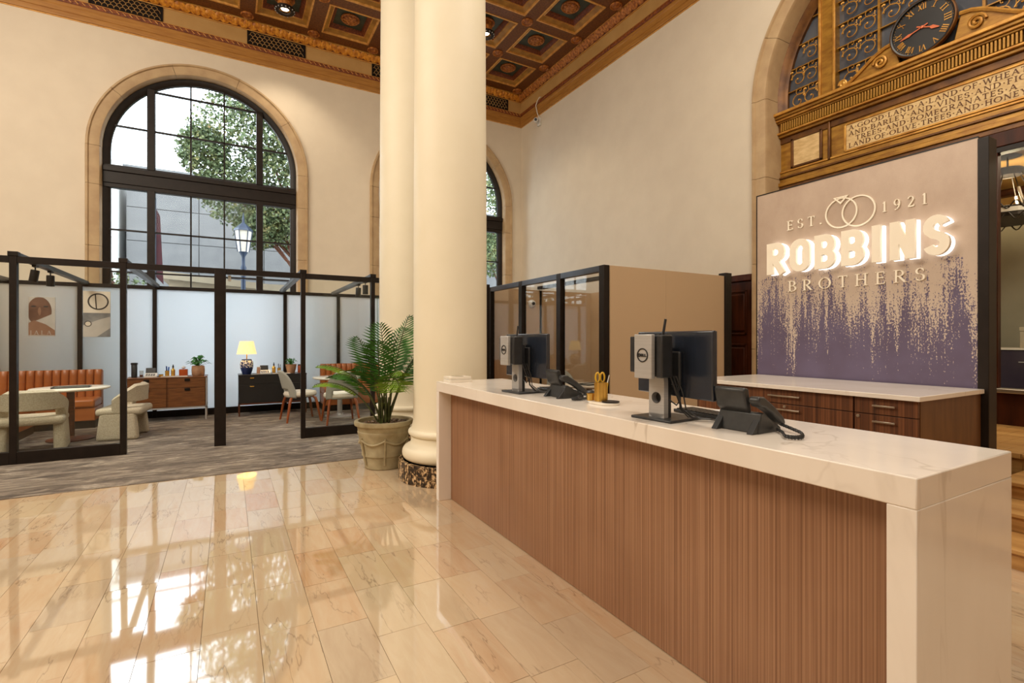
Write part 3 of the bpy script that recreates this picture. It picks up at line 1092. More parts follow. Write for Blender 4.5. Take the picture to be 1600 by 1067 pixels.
G('9', .58, Ar(.28, .68, .20, .28, 0, 360), Ar(.16, .62, .33, .60, 8, -70), Ls(.24, .05, .1, .0, TN))
G('2', .58, Ar(.27, .72, .20, .25, 165, -40), Ls(.43, .56, .08, .05, .10), Ls(.06, .05, .52, .05, .10), Ls(.52, .03, .54, .2, .05))
G('.', .24, Ls(.12, .0, .12, .14, .14))
G('-', .30, Ls(.15, .40, .15, .54, .14))
G(' ', .34)


EPS = [0]


def eps(d):
    EPS[0] = (EPS[0] + 1) % 7
    return d - .0003 * EPS[0]


def stroke_quads(mb, st, fn, sx, sy, ox, oy, d0, d1, wk=1.0):
    d0 = eps(d0)
    if st[0] == 'L':
        _, x0, y0, x1, y1, t = st
        t *= wk
        dx, dy = (x1 - x0) * sx, (y1 - y0) * sy
        L = math.hypot(dx, dy)
        nx, ny = -dy / L * t * sy / 2, dx / L * t * sy / 2
        P = [(ox + x0 * sx + nx, oy + y0 * sy + ny), (ox + x0 * sx - nx, oy + y0 * sy - ny), (ox + x1 * sx - nx, oy + y1 * sy - ny), (ox + x1 * sx + nx, oy + y1 * sy + ny)]
        mb.prism(P, fn, d0, d1)
    else:
        _, cx, cy, rx, ry, a0, a1 = st
        n = max(6, int(abs(a1 - a0) / 6.3 * 24))
        prev = None
        for i in range(n + 1):
            a = a0 + (a1 - a0) * i / n
            t = (TN + (TK - TN) * abs(math.cos(a)) ** 1.3) * wk / 2
            ca, sa = math.cos(a), math.sin(a)
            po = (ox + (cx + (rx + t * .9) * ca) * sx, oy + (cy + (ry + t * .6) * sa) * sy)
            pi_ = (ox + (cx + (rx - t * .9) * ca) * sx, oy + (cy + (ry - t * .6) * sa) * sy)
            if prev:
                mb.prism([prev[0], po, pi_, prev[1]], fn, d0, d1)
            prev = (po, pi_)


def text_width(s, gap):
    return sum(GL[c][0] + gap for c in s) - gap


def lettering(mb, s, fn, x0, x1, y, h, d0, d1, gap=.12, wk=1.0):
    """fit string s between x0 and x1 (condensing or spacing as needed)"""
    w = text_width(s, gap)
    sx = (x1 - x0) / w
    x = x0
    for c in s:
        for st in GL[c][1]:
            stroke_quads(mb, st, fn, sx, h, x, y, d0, d1, wk)
        x += (GL[c][0] + gap) * sx
    return mb


rows = ('A-GOOD-LAND-A-LAND-OF-WHEAT', 'AND-BARLEY-AND-VINES-AND-FIG', 'TREES-AND-POMEGRANATES-A', 'LAND-OF-OLIVE-TREES-AND-HONEY')
for r_, (s, a0, a1) in enumerate(zip(rows, (-.885, -.885, -.80, -.885), (.885, .885, .80, .885))):
    mb = lettering(MB(), s, ft, a0, a1, 4.310 - r_ * .080, .060, -.0525, -.049, .12, 1.35)
    o = mb.build('carved_line', M['insc_ink'], ip)
    o['kind'] = 'stuff'

# scrollwork
sc_pts = []
for i in range(26):
    t = i / 25
    ang = .3 + t * 4.4 * PI / 2
    r = .105 * (1 - t) ** .8 + .018
    sc_pts.append((r * math.cos(ang), r * math.sin(ang)))
sx0 = sc_pts[0]
stem_ = [(.02 - .16 * (1 - k / 6), -.13 + .16 * (k / 6) ** 2 * .9) for k in range(6)]
scm = MB().tube([(-.02, -a, z) for a, z in sc_pts], .0075, 5).ell((-.02, -sc_pts[-1][0], sc_pts[-1][1]), .014, .016, .016, 8, 4)
scm.tube([(-.02, -.10 + .0 * k, .03 + .03 * k) for k in range(4)], .008, 5, .004)
for q in range(3):
    an = PI / 2 + (q - 1) * .8
    scm.ell((-.022, -.105 + .02 * math.cos(an), .13 + .022 * math.sin(an)), .010, .012, .018, 6, 4)
ss = None


def scroll_at(a, z, flip, rot=0, sc=1.0):
    global ss
    if ss is None:
        ss = scm.build('scroll', M['gilt_light'], T, smooth=True)
        o = ss
    else:
        o = inst(ss, T)
    o.location = (0, -a, z)
    o.rotation_euler = (rot, 0, 0)
    o.scale = (1, -sc if flip else sc, sc)


def inside_arch(a, z, m=.16):
    return a * a + max(0, z - D_Z) ** 2 < (1.74 - m) ** 2


for z in (5.02, 5.34, 5.66, 5.98):
    for a in (-1.60, -1.42, -.88, -.66, -.38, -.16, .16, .38, .66, .88, 1.42, 1.6):
        if inside_arch(a, z, .1) and not (abs(a) < .42 and 4.8 < z < 5.62):
            scroll_at(a, z, a > 0 if int(z * 100) % 2 else a < 0, 0, .95)
            scroll_at(a + .02, z + .15, a < 0, PI, .6)
# big volutes either side of the clock
for s in (-1, 1):
    mb = MB()
    top = [(s * (.33 + .10 * k), .30 * math.cos(k / 6 * PI / 2) ** 1.5 + .03) for k in range(0, 7)]
    P = [(s * .26, 4.875)] + [(a, 4.875 + h) for a, h in top] + [(s * 1.0, 4.875)]
    P = P if s > 0 else P[::-1]
    mb.prism(P, ft, -.09, -.03)
    v = mb.build('volute', M['gilt'], T, bevel=.01)
    mb = MB().tube([(-.10, -a, 4.88 + h) for a, h in top], .024, 6)
    for cx, cz, rr in ((s * .48, 5.03, .085), (s * .93, 4.95, .055)):
        mb.tube([(-.11, -(cx + rr * (1 - k / 26) * math.cos(k * .5) * s), cz + rr * (1 - k / 26) * math.sin(k * .5)) for k in range(24)], .017, 6)
    mb.build('volute_scroll', M['gilt_light'], v, smooth=True)

# ------------------------------------------------------------------ clock
ck = thing('wall_clock', 'round black clock with gilt roman numerals and copper hands', 'clock', (7.36, 2.84, 5.235))
fy = lambda a, z, d: (d, -a, z)
CRM = Matrix.Rotation(-PI / 2, 4, 'Y')
MB().lathe([(.335, 0), (.335, .05), (.325, .065), (.31, .06), (.31, .03), (0.001, .03)], n=48).xf(CRM).build('clock_face', M['black_gloss'], ck, smooth=True)
MB().lathe([(.338, .0), (.345, .03), (.338, .058), (.326, .066), (.326, .055)], n=48, cap=False).xf(CRM).build('clock_rim', M['gilt_dark'], ck, smooth=True)
copper = pm('copper', srgb(206, 112, 74), srgb(190, 96, 60), 8, rough=.35, metal=.4)
NUM = ['XII', 'I', 'II', 'III', 'IIII', 'V', 'VI', 'VII', 'VIII', 'IX', 'X', 'XI']
for k, s in enumerate(NUM):
    th = k * PI / 6
    mb = MB()
    w = min(.085, .03 + .02 * len(s))
    lettering(mb, s, fy, -w / 2, w / 2, .215, .068, -.036, -.031, .05, 1.15)
    mb.xf(Matrix.Rotation(-th, 4, 'X') if False else Matrix.Rotation(th, 4, 'X'))
    mb.build('numeral', M['gilt_light'], ck)
mb = MB()
for k in range(60):
    th = k * PI / 30
    c, s = math.sin(th), math.cos(th)
    mb.ell((-.033, -.3 * c, .3 * s), .004, .0045 if k % 5 else .007, .0045 if k % 5 else .007, 6, 4)
mb.build('minute_dots', M['gilt_light'], ck)


def hand(th, L, w):
    P = [(-.008, -.06), (.008, -.06), (.006, L * .45), (w, L * .6), (.004, L), (-.004, L), (-w, L * .6), (-.006, L * .45)]
    mb = MB().prism(P, fy, -.046, -.04).xf(Matrix.Rotation(th, 4, 'X'))
    return mb.build('clock_hand', copper, ck)


hand(math.radians(116), .19, .022)
hand(math.radians(255), .235, .018)
MB().lathe([(.016, .03), (.016, .052), (.002, .054)], n=14).xf(CRM).build('clock_hub', copper, ck)

# ------------------------------------------------------------------ glazed doorway under the transom
gd = thing('door_2', 'dark framed glass screen of the doorway right of the logo wall', 'door', (7.42, 0, PZ))
del gd['category']
gd['kind'] = 'structure'
MB().box(-.06, .06, .94, 4.70, 3.56 - PZ, 3.72 - PZ).build('door_header', M['mahogany'], gd, bevel=.008)
MB().box(-.05, .08, .96, 4.68, 3.50 - PZ, 3.56 - PZ).build('door_header_bead', M['bronze_dark'], gd, bevel=.004)
MB().box(-.05, .05, .96, 4.68, 0, .35).build('base_panel', M['mahogany'], gd)
MB().box(-.10, .08, .96, 4.68, .35, .395).build('door_sill', M['nickel'], gd, bevel=.006)
for y in (1.0, 2.21, 3.42, 4.63):
    MB().box(-.05, .05, y - .04, y + .04, .395, 3.0).build('door_post', M['mahogany'], gd, bevel=.006)
for y in (1.04, 2.25, 3.46):
    MB().box(-.004, .004, y, y + 1.13, .395, 3.0).build('pane', M['glass'], gd)

# ------------------------------------------------------------------ room beyond
struct(MB().box(7.6, 12.1, -2, 6, .3, PZ).build('floor_inner', M['carpet']), 'dark floor of the room beyond the doorway')
struct(MB().box(11.9, 12.1, -2, 6, PZ, 4.2).build('wall_inner', M['inner_gold']), 'golden end wall of the room beyond the doorway')
struct(MB().box(7.6, 12.1, -2.2, -2, PZ, 4.2).build('wall_inner_side', M['inner_gold']), 'golden side wall of the room beyond the doorway')
struct(MB().box(7.6, 12.1, 6, 6.2, PZ, 4.2).build('wall_inner_far', M['inner_gold']), 'golden far side wall of the room beyond the doorway')
ci_ = struct(MB().box(7.6, 12.1, -2.2, 6.2, 4.05, 4.25).build('ceiling_inner', M['inner_gold']), 'golden painted ceiling of the room beyond the doorway')
MB().box(11.7, 11.9, -2, 6, 3.93, 4.05).build('cornice_step', M['walnut_dark'], ci_, bevel=.03)
pw = struct(MB().box(11.0, 11.12, -2, 6, PZ, 3.35).build('wall_partition', M['inner_wall']), 'grey green partition wall beyond the doorway glass')
MB().box(10.985, 11.0, 1.05, 1.13, 1.9, 2.02).build('light_switch', M['white'], pw)
area_light('inner_room_light', (8.6, .6, 3.95), (0, 0, 0), 1.0, 2, 70, (1, .86, .64))

# ================================================================== COLUMNS


def column(loc, label):
    T_ = thing('column', label, 'column', loc)
    MB().lathe([(.55, 0), (.55, .19), (.545, .195)], n=48).build('plinth', M['speckle'], T_, smooth=True)
    base = [(.50, .195)]
    base += [(.455 + .055 * math.cos(a), .265 + .07 * math.sin(a)) for a in [-PI / 2 + PI * i / 10 for i in range(11)]]
    base += [(.445, .345), (.425, .36), (.415, .40), (.42, .43)]
    base += [(.415 + .032 * math.cos(a), .475 + .035 * math.sin(a)) for a in [-PI / 2 + PI * i / 8 for i in range(9)]]
    base += [(.41, .52), (.405, .55)]
    MB().lathe(base, n=64).build('base', M['column'], T_, smooth=True)
    MB().lathe([(.405, .55), (.395, .60), (.392, .8), (.388, 3), (.378, 5), (.365, 7.2), (.36, 7.6)], n=64).build('shaft', M['column'], T_, smooth=True)
    MB().lathe([(.36, 7.6), (.40, 7.62), (.40, 7.7), (.37, 7.72), (.37, 7.85), (.46, 7.98), (.48, 8.1)], n=48).build('capital', M['column'], T_, smooth=True)
    return T_


column((2.083, 5.03, 0), 'tall cream column standing just behind the reception counter end')
column((2.29, 7.21, 0), 'tall cream column half hidden behind the nearer column')

# ================================================================== POTTED PALM
pp = thing('potted_palm', 'green palm in a carved stone pot beside the column', 'plant', (1.551, 5.718, 0), 0.3)
prof = [(.205, 0), (.215, .01), (.215, .03), (.235, .14), (.245, .145), (.248, .165), (.243, .175), (.285, .38), (.292, .40), (.292, .415), (.287, .42), (.298, .47), (.325, .485), (.33, .505), (.325, .53), (.305, .535), (.285, .53), (.28, .485), (.02, .48)]
pot = MB().lathe(prof, n=48).build('pot', M['pot_stone'], pp, smooth=True)
mb = MB()
for k in range(6):
    a0 = k * PI / 3
    mb.tube([((.262 + .02 * (1 - abs(2 * i / 10 - 1)) * 0 + (.335 - .06 * math.sin(PI * i / 10) - .26) * .2 + .008) * math.cos(a0 + i / 10 * PI / 3), (.262 + (.335 - .06 * math.sin(PI * i / 10) - .26) * .2 + .008) * math.sin(a0 + i / 10 * PI / 3), .335 - .05 * math.sin(PI * i / 10)) for i in range(11)], .012, 6)
    mb.tube([((.224 + .05 * z / .25 + .006) * math.cos(a0), (.224 + .05 * z / .25 + .006) * math.sin(a0), .06 + z) for z in (0, .1, .2, .3)], .012, 6)
mb.build('pot_garland', M['pot_stone'], pot, smooth=True)
mb = MB()
for k in range(130):
    r, a = .27 * math.sqrt(random.random()), random.random() * 2 * PI
    mb.ell((r * math.cos(a), r * math.sin(a), .488 + random.random() * .015), random.uniform(.014, .026), random.uniform(.014, .026), .014, 7, 4)
o = mb.build('pebbles', M['pebble'], pot, smooth=True)
o['kind'] = 'stuff'


def frond(root, base, az, lean, L, droop, leaf_len, mat, nl=26, roll=0.0, bare=.42):
    """arching rachis with paired narrow leaflets"""
    az_v = Vector((math.cos(az), math.sin(az), 0))
    pts, p = [], Vector(base)
    el = PI / 2 - lean
    n = 24
    for i in range(n + 1):
        pts.append(p.copy())
        t = i / n
        e = el - droop * t * t
        p = p + (az_v * math.cos(e) + Vector((0, 0, math.sin(e)))) * (L / n)
    st = MB().tube(pts, .012, 6, .003).build('frond', M['stem'], root, smooth=True)
    side = Vector((-math.sin(az), math.cos(az), 0))
    mb = MB()
    for k in range(nl):
        t = bare + (1 - bare) * k / (nl - 1)
        f = t * n
        i = min(int(f), n - 1)
        q = pts[i].lerp(pts[i + 1], f - i)
        tan = (pts[i + 1] - pts[i]).normalized()
        nor = side.cross(tan).normalized()
        s_t = (t - bare) / (1 - bare)
        ln = leaf_len * (math.sin(PI * (.12 + .85 * s_t)) ** .6) * random.uniform(.9, 1.05)
        sw = .9 - .55 * s_t
        for sg in (-1, 1):
            dr = (side * sg * math.sin(sw + .25) + tan * math.cos(sw + .25) + nor * .18).normalized()
            w = tan * .0135
            m1 = q + dr * ln * .5 + nor * .02 - Vector((0, 0, ln * .03))
            e1 = q + dr * ln - Vector((0, 0, ln * .20))
            b0, b1 = q - w * .35, q + w * .35
            mb.add([b0, b1, m1 + w, e1, m1 - w], [(0, 1, 2, 4), (4, 2, 3)])
    mb.build('leaflets', mat, st)
    return st


FR = [(95, .10, 1.20, .30, .34, 'leaf', .45), (40, .20, 1.22, .5, .34, 'leaf', .45), (12, .34, 1.25, .6, .36, 'leaf', .45), (150, .42, 1.12, 1.35, .15, 'leaf_pale', .5), (165, .50, .95, 1.5, .14, 'leaf_pale', .5),
      (264, .24, .98, 2.1, .34, 'leaf_pale', .45), (276, .22, 1.0, 1.7, .26, 'leaf_pale', .45), (20, .40, 1.15, .8, .34, 'leaf', .45), (215, .16, .95, 1.5, .28, 'leaf', .45), (250, .10, 1.05, .7, .32, 'leaf', .5), (-5, .24, 1.2, .9, .34, 'leaf', .5),
      (125, .20, 1.1, .5, .30, 'leaf', .45), (190, .28, .9, 1.4, .30, 'leaf', .45), (20, .12, 1.3, .35, .36, 'leaf', .5)]
for k, (az, lean, L, dr, ll, mt, br) in enumerate(FR):
    a = k * 2.4
    frond(pp, (.045 * math.cos(a), .045 * math.sin(a), .45), math.radians(az) - .3, lean, L, dr, ll, M[mt], 19, 0, br)
MB().tube([(-.03, .02, .45), (-.05, .02, .9), (-.06, .03, 1.45), (-.07, .03, 1.93)], .008, 6, .002).build('spear_leaf', M['leaf'], pp)
for k in range(9):
    a = k * .75
    MB().tube([(.055 * math.cos(a), .055 * math.sin(a), .44), (.05 * math.cos(a), .05 * math.sin(a), .6), (.065 * math.cos(a), .065 * math.sin(a), .78)], .018, 6, .010).build('stem', M['stem'], pp, smooth=True)

# ================================================================== RECEPTION COUNTER
CX0, CX1, CY0, CY1, CT = 1.64, 2.325, .648, 4.292, 1.068
rc = thing('reception_counter', 'long white quartz reception counter with brown wood front', 'counter', (CX0, CY0, 0))
LX, LY = CX1 - CX0, CY1 - CY0
MB().box(0, LX, 0, LY, CT - .088, CT).build('counter_top', M['quartz'], rc, bevel=.004)
MB().box(0, LX, 0, .074, 0, CT - .0875).build('end_panel', M['quartz'], rc, bevel=.003)
MB().box(0, LX, LY - .06, LY, 0, CT - .0875).build('end_panel', M['quartz'], rc, bevel=.003)
MB().box(.118, .14, .074, LY - .06, .004, CT - .088).build('front_panel', M['veneer'], rc)
MB().box(LX - .10, LX - .08, .074, LY - .06, .004, CT - .088).build('rear_panel', M['veneer'], rc)

# ================================================================== BACK COUNTER (two cabinet units + worktop)


def cabinet(label, y0, y1, hs):
    c = thing('drawer_cabinet', label, 'cabinet', (4.02, y0, 0))
    w = y1 - y0
    MB().box(.02, 1.0, 0, w, .06, 1.033).build('body', M['veneer_plain'], c)
    MB().box(.08, 1.0, .02, w - .02, 0, .06).build('plinth', M['black_metal'], c)
    zt = 1.028
    for k, h in enumerate((.115, .16, .30, .36)):
        dr = MB().box(-.004, .02, .004, w - .004, zt - h + .004, zt).build('drawer', M['veneer_dark'], c, bevel=.0015)
        hc = w * hs[0]
        hw = hs[1] / 2
        zh = zt - (.05 if k == 0 else .045)
        mb = MB().box(-.034, -.024, hc - hw, hc + hw, zh - .006, zh + .006).box(-.03, -.003, hc - hw + .01, hc - hw + .02, zh - .005, zh + .005).box(-.03, -.003, hc + hw - .02, hc + hw - .01, zh - .005, zh + .005)
        mb.build('handle', M['nickel'], dr, bevel=.002)
        if k == 1:
            MB().lathe([(.012, 0), (.012, .008), (.002, .009)], n=12).xf(Matrix.Translation((-.003, hs[2] * w, zt + .05 - (.0 if hs[2] > .9 else .0) - .07)) @ Matrix.Rotation(-PI / 2, 4, 'Y')).build('lock', M['nickel'], dr)
        zt -= h + .002
    return c


cabinet('dark wood drawer cabinet at the right end of the back counter', 1.575, 1.975, (.5, .14, .93))
cabinet('wide dark wood drawer cabinet under the left of the back counter', 1.978, 3.40, (.37, .27, .37))
tag(MB().box(3.975, 5.03, 1.555, 3.44, 1.034, 1.068).build('back_worktop', M['quartz'], bevel=.003), 'white quartz worktop on the dark wood drawer cabinets under the logo', 'worktop')

# ================================================================== LOGO WALL
SX = 5.05
LW = thing('logo_wall', 'tall printed panel with purple drips and lit jeweller logo letters', 'sign', (SX, 1.60, 0))
PW = 1.86
f_l = lambda a, z, d: (d, PW - a, z)           # a from left edge as seen from the hall
pn = MB().box(0, .04, 0, PW, 0, 3.01).build('print_panel', M['drip'], LW)
mb = MB().box(-.002, .05, 0, PW + .012, 3.01, 3.022).box(-.002, .05, PW, PW + .012, 0, 3.01)
mb.build('edge_trim', M['black_metal'], LW)
MB().box(-.012, .14, -.068, 0, 0, 3.0).build('frame_post', M['bronze_dark'], LW, bevel=.004)
MB().box(.04, .14, 0, PW, 0, 3.0).build('backing', M['bronze_dark'], LW)


def BoldSt(mb, pts, t, fn, d0, d1, closed=False):
    """thick mitred polyline"""
    d0 = eps(d0)
    n = len(pts)
    L, R_ = [], []
    for i, p in enumerate(pts):
        a = pts[(i - 1) % n] if (closed or i > 0) else None
        b = pts[(i + 1) % n] if (closed or i < n - 1) else None
        d1v = Vector((p[0] - a[0], p[1] - a[1])).normalized() if a else None
        d2v = Vector((b[0] - p[0], b[1] - p[1])).normalized() if b else None
        if d1v is None:
            d1v = d2v
        if d2v is None:
            d2v = d1v
        m = (d1v + d2v)
        m = m.normalized() if m.length > 1e-6 else d1v
        nrm = Vector((-m.y, m.x))
        k = 1 / max(.45, nrm.dot(Vector((-d1v.y, d1v.x))))
        L.append((p[0] + nrm.x * t / 2 * k, p[1] + nrm.y * t / 2 * k))
        R_.append((p[0] - nrm.x * t / 2 * k, p[1] - nrm.y * t / 2 * k))
    for i in range(n if closed else n - 1):
        j = (i + 1) % n
        mb.prism([L[i], L[j], R_[j], R_[i]], fn, d0, d1)


def bold_letter(ch, x0, x1, y0, y1, t, fn, d0, d1, grow=0):
    mb = MB()
    h = t / 2
    tt = t + grow
    a, b, c, d_ = x0 + h, x1 - h, y0 + h, y1 - h
    mid = (y0 + y1) / 2
    S_ = lambda pts, closed=False: BoldSt(mb, pts, tt, fn, d0, d1, closed)
    if ch == 'I':
        S_([((x0 + x1) / 2, y0 - grow / 2), ((x0 + x1) / 2, y1 + grow / 2)])
    elif ch == 'O':
        rx, ry = (b - a) / 2, (b - a) / 2 * 1.15
        P = arc((a + b) / 2, d_ - ry, rx, 0, PI, 12, ry) + arc((a + b) / 2, c + ry, rx, PI, 2 * PI, 12, ry)
        S_(P, True)
    elif ch in 'BR':
        S_([(a, y0 - grow / 2), (a, y1 + grow / 2)])
        r = (d_ - mid) / 2
        S_([(a, d_)] + arc(b - r * .9 - .004, mid + r, r * .9, PI / 2, -PI / 2, 10, r) + [(a, mid)])
        if ch == 'B':
            r = (mid - c) / 2
            S_([(a, mid)] + arc(b - r, c + r, r, PI / 2, -PI / 2, 10, r) + [(a, c)])
        else:
            S_([(a + (b - a) * .35, mid), (b + .006, y0 - grow / 2)])
    elif ch == 'N':
        S_([(a, y0 - grow / 2), (a, y1 + grow / 2)])
        S_([(b, y0 - grow / 2), (b, y1 + grow / 2)])
        S_([(a, d_ + h * .6), (b, c - h * .6)])
    elif ch == 'S':
        r = (b - a) / 2
        cx = (a + b) / 2
        ry1, ry2 = (d_ - mid) / 2, (mid - c) / 2
        P = arc(cx, d_ - ry1, r, math.radians(20), math.radians(205), 14, ry1) + [(cx - r * .35, mid + ry1 * .12), (cx + r * .35, mid - ry1 * .12)] + arc(cx, c + ry2, r, math.radians(25), math.radians(-160), 14, ry2)
        S_(P)
    return mb


letter_face = pm('cream_letter_face', srgb(252, 244, 226), srgb(250, 240, 220), 5, rough=.45)
Y2A = lambda Y: (1.60 + PW) - Y
for ch, ya, yb in (('R', 3.28, 3.086), ('O', 3.033, 2.831), ('B', 2.787, 2.597), ('B', 2.543, 2.353), ('I', 2.289, 2.222), ('N', 2.151, 1.969), ('S', 1.914, 1.738)):
    a0, a1 = Y2A(ya), Y2A(yb)
    z0, z1 = 2.125, 2.45
    lt = bold_letter(ch, a0, a1, z0, z1, .066, f_l, -.105, -.07).build('channel_letter', letter_face, LW, bevel=0)
    # lit acrylic backer standing on the panel
    bold_letter(ch, a0, a1, z0, z1, .066, f_l, -.03, -.001, -.002).build('letter_backer', M['led'], lt)
flat = letter_face


def flat_text(s, ya, yb, z, h, gap):
    x0, x1 = Y2A(ya), Y2A(yb)
    w = text_width(s, gap)
    sx = (x1 - x0) / w
    x = x0
    for c in s:
        mb = MB()
        for st in GL[c][1]:
            stroke_quads(mb, st, f_l, sx, h, x, z, -.014, -.001, 1.05)
        mb.build('flat_letter', flat, LW)
        x += (GL[c][0] + gap) * sx


flat_text('EST.', 3.116, 2.765, 2.575, .095, .42)
flat_text('1921', 2.25, 1.918, 2.575, .09, .55)
flat_text('BROTHERS', 3.105, 1.930, 1.94, .108, .45)
for cy, cz, r in ((2.592, 2.645, .137), (2.442, 2.632, .137)):
    mb = MB()
    P = arc(Y2A(cy), cz, r, 0, 2 * PI, 48)[:-1]
    BoldSt(mb, P, .012, f_l, -.014, -.001, True)
    mb.build('ring_outline', flat, LW)
mb = MB()
BoldSt(mb, [(Y2A(2.648), 2.792), (Y2A(2.540), 2.792), (Y2A(2.594), 2.735)], .012, f_l, -.016, -.001, True)
mb.build('gem_outline', flat, LW)

# ================================================================== GLASS BOOTHS, left
bf = thing('booth_frame', 'black steel frame of the two glass booths under the arched window', 'partition')
BM = M['bronze_dark']
FY, BY = 7.88, 11.25
for x0, x1 in ((-3.2, -3.135), (-2.192, -2.127), (-1.179, -1.115), (-.166, -.03), (.917, .979), (1.927, 1.986), (2.94, 3.0), (3.93, 3.99)):
    MB().box(x0, x1, FY - .04, FY + .04, 0.006, 2.41).build('post', BM, bf, bevel=.003)
for x0, x1 in ((-4.3, -3.2), (-3.135, -2.192), (-2.127, -1.179), (-1.115, -.166), (-.03, .917), (.979, 1.927), (1.986, 2.94), (3.0, 3.93)):
    MB().box(x0, x1, FY - .035, FY + .035, 2.335, 2.41).build('top_rail', BM, bf, bevel=.003)
for x0, x1 in ((-4.3, -3.2), (-3.135, -2.192), (-2.127, -1.179), (.979, 1.927), (1.986, 2.94), (3.0, 3.93)):
    MB().box(x0, x1, FY - .038, FY + .038, .006, .15).build('bottom_rail', BM, bf, bevel=.003)
    MB().box(x0, x1, FY - .005, FY + .005, .15, 2.335).build('glass_pane', M['booth_glass'], bf)
for x in (-4.36, -3.3, -2.238, -1.178, -.115, 1.01, 2.058, 3.1, 4.15):
    MB().box(x - .032, x + .032, BY - .035, BY + .035, .006, 2.43).build('post', BM, bf, bevel=.003)
xs = (-4.36, -3.3, -2.238, -1.178, -.115, 1.01, 2.058, 3.1, 4.15)
for x0, x1 in zip(xs, xs[1:]):
    MB().box(x0 + .032, x1 - .032, BY - .03, BY + .03, 2.365, 2.43).build('top_rail', BM, bf, bevel=.003)
    MB().box(x0 + .032, x1 - .032, BY - .03, BY + .03, .006, .13).build('bottom_rail', BM, bf, bevel=.003)
    MB().box(x0 + .032, x1 - .032, BY - .006, BY + .006, .13, 2.365).build('frosted_pane', M['frosted'], bf)
for x in (-3.17, -2.16, -1.147, .948, 1.957):
    MB().box(x - .045, x + .045, FY - .045, FY + .045, 2.41, 2.462).build('beam_cap', BM, bf, bevel=.003)
    MB().box(x - .04, x + .04, FY + .045, BY + .03, 2.40, 2.46).build('cross_beam', M['beam_metal'], bf, bevel=.003)
MB().box(-.006, .03, FY + .042, FY + .075, 2.25, 2.33).build('sensor', M['white'], bf, bevel=.004)


def spot_fixture(label, x, y, tilt):
    t = thing('track_spotlight', label, 'spotlight', (x, y, 2.398))
    MB().box(-.02, .02, -.06, .06, -.025, 0).build('track_adapter', M['black_metal'], t)
    MB().tube([(0, 0, -.02), (0, 0, -.07)], .008, 8).build('stem', M['black_metal'], t)
    d_ = bpy.data.lights.new('spot_beam', 'SPOT')
    d_.energy, d_.color, d_.spot_size, d_.spot_blend, d_.shadow_soft_size = 32, (1, .93, .82), 1.7, .8, .04
    l_ = bpy.data.objects.new('spot_beam', d_)
    COL.objects.link(l_)
    l_.parent = t
    l_.location = (0, 0, -.23)
    MB().lathe([(.042, 0), (.045, -.01), (.045, -.15), (.036, -.15), (.03, -.12)], n=20).xf(Matrix.Translation((0, 0, -.06)) @ Matrix.Rotation(tilt, 4, 'Y')).build('lamp_head', M['black_metal'], t, smooth=True)


spot_fixture('black spotlight under the left beam, nearer the glass front', -2.16, 8.62, .15)
spot_fixture('black spotlight under the left beam, further from the glass front', -2.16, 9.25, .0)
spot_fixture('black spotlight under the beam beside the column, nearer the front', 1.957, 8.35, 0)
spot_fixture('black spotlight under the beam beside the column, further back', 1.957, 8.85, .05)

# ================================================================== TAN BOOTH, right
tbf = thing('booth_frame', 'black framed glass booth with tan panel side behind the counter', 'partition')
BX, Y0, Y1, XR = 4.2, 4.98, 8.2, 6.5
M['rail_grey'] = pm('grey_blue_rail', (.055, .06, .075), (.065, .07, .085), 8, rough=.3, metal=.4)
for y in (5.02, 5.988, 7.077, 8.2):
    MB().box(BX - .045, BX + .045, y - .05, y + .05, 0, 2.40).build('post', BM, tbf, bevel=.003)
ys = (5.02, 5.988, 7.077, 8.2)
for a, b in zip(ys, ys[1:]):
    MB().box(BX - .04, BX + .04, a + .05, b - .05, 2.32, 2.40).build('top_rail', M['rail_grey'], tbf, bevel=.003)
    MB().box(BX - .04, BX + .04, a + .05, b - .05, 0.006, .15).build('bottom_rail', BM, tbf, bevel=.003)
    MB().box(BX - .005, BX + .005, a + .05, b - .05, .15, 2.32).build('glass_pane', M['booth_glass_r'], tbf)
for x0, x1 in ((4.245, 5.228), (5.232, 6.44)):
    MB().box(x0, x1, Y0 - .03, Y0 + .03, .0, 2.395).build('tan_panel', M['tan_panel'], tbf, bevel=.003)
    MB().box(x0, x1 + .06, Y1 - .03, Y1 + .03, .0, 2.395).build('tan_panel', M['tan_panel'], tbf, bevel=.003)
for y0, y1 in ((5.04, 6.1), (6.104, 7.15), (7.154, 8.17)):
    MB().box(XR - .03, XR + .03, y0, y1, 0, 2.395).build('tan_panel', M['tan_panel'], tbf, bevel=.003)
MB().box(6.44, 6.57, Y0 - .06, Y0 + .07, 0, 2.44).build('post', BM, tbf, bevel=.003)
MB().box(5.20, 5.29, Y0 + .5, Y1, 2.41, 2.47).build('cross_beam', BM, tbf, bevel=.003)
cm = thing('security_camera', 'round white camera on the tan booth panel seen through glass', 'camera', (5.05, 8.168, 2.13))
MB().lathe([(.075, 0), (.075, .03), (.06, .06), (.05, .065)], n=24).xf(Matrix.Rotation(PI / 2, 4, 'X')).build('camera_body', M['white'], cm, smooth=True)
MB().lathe([(.03, .06), (.03, .085), (.015, .095)], n=20).xf(Matrix.Rotation(PI / 2, 4, 'X')).build('lens', M['black_gloss'], cm, smooth=True)

# ================================================================== BOOTH FURNITURE


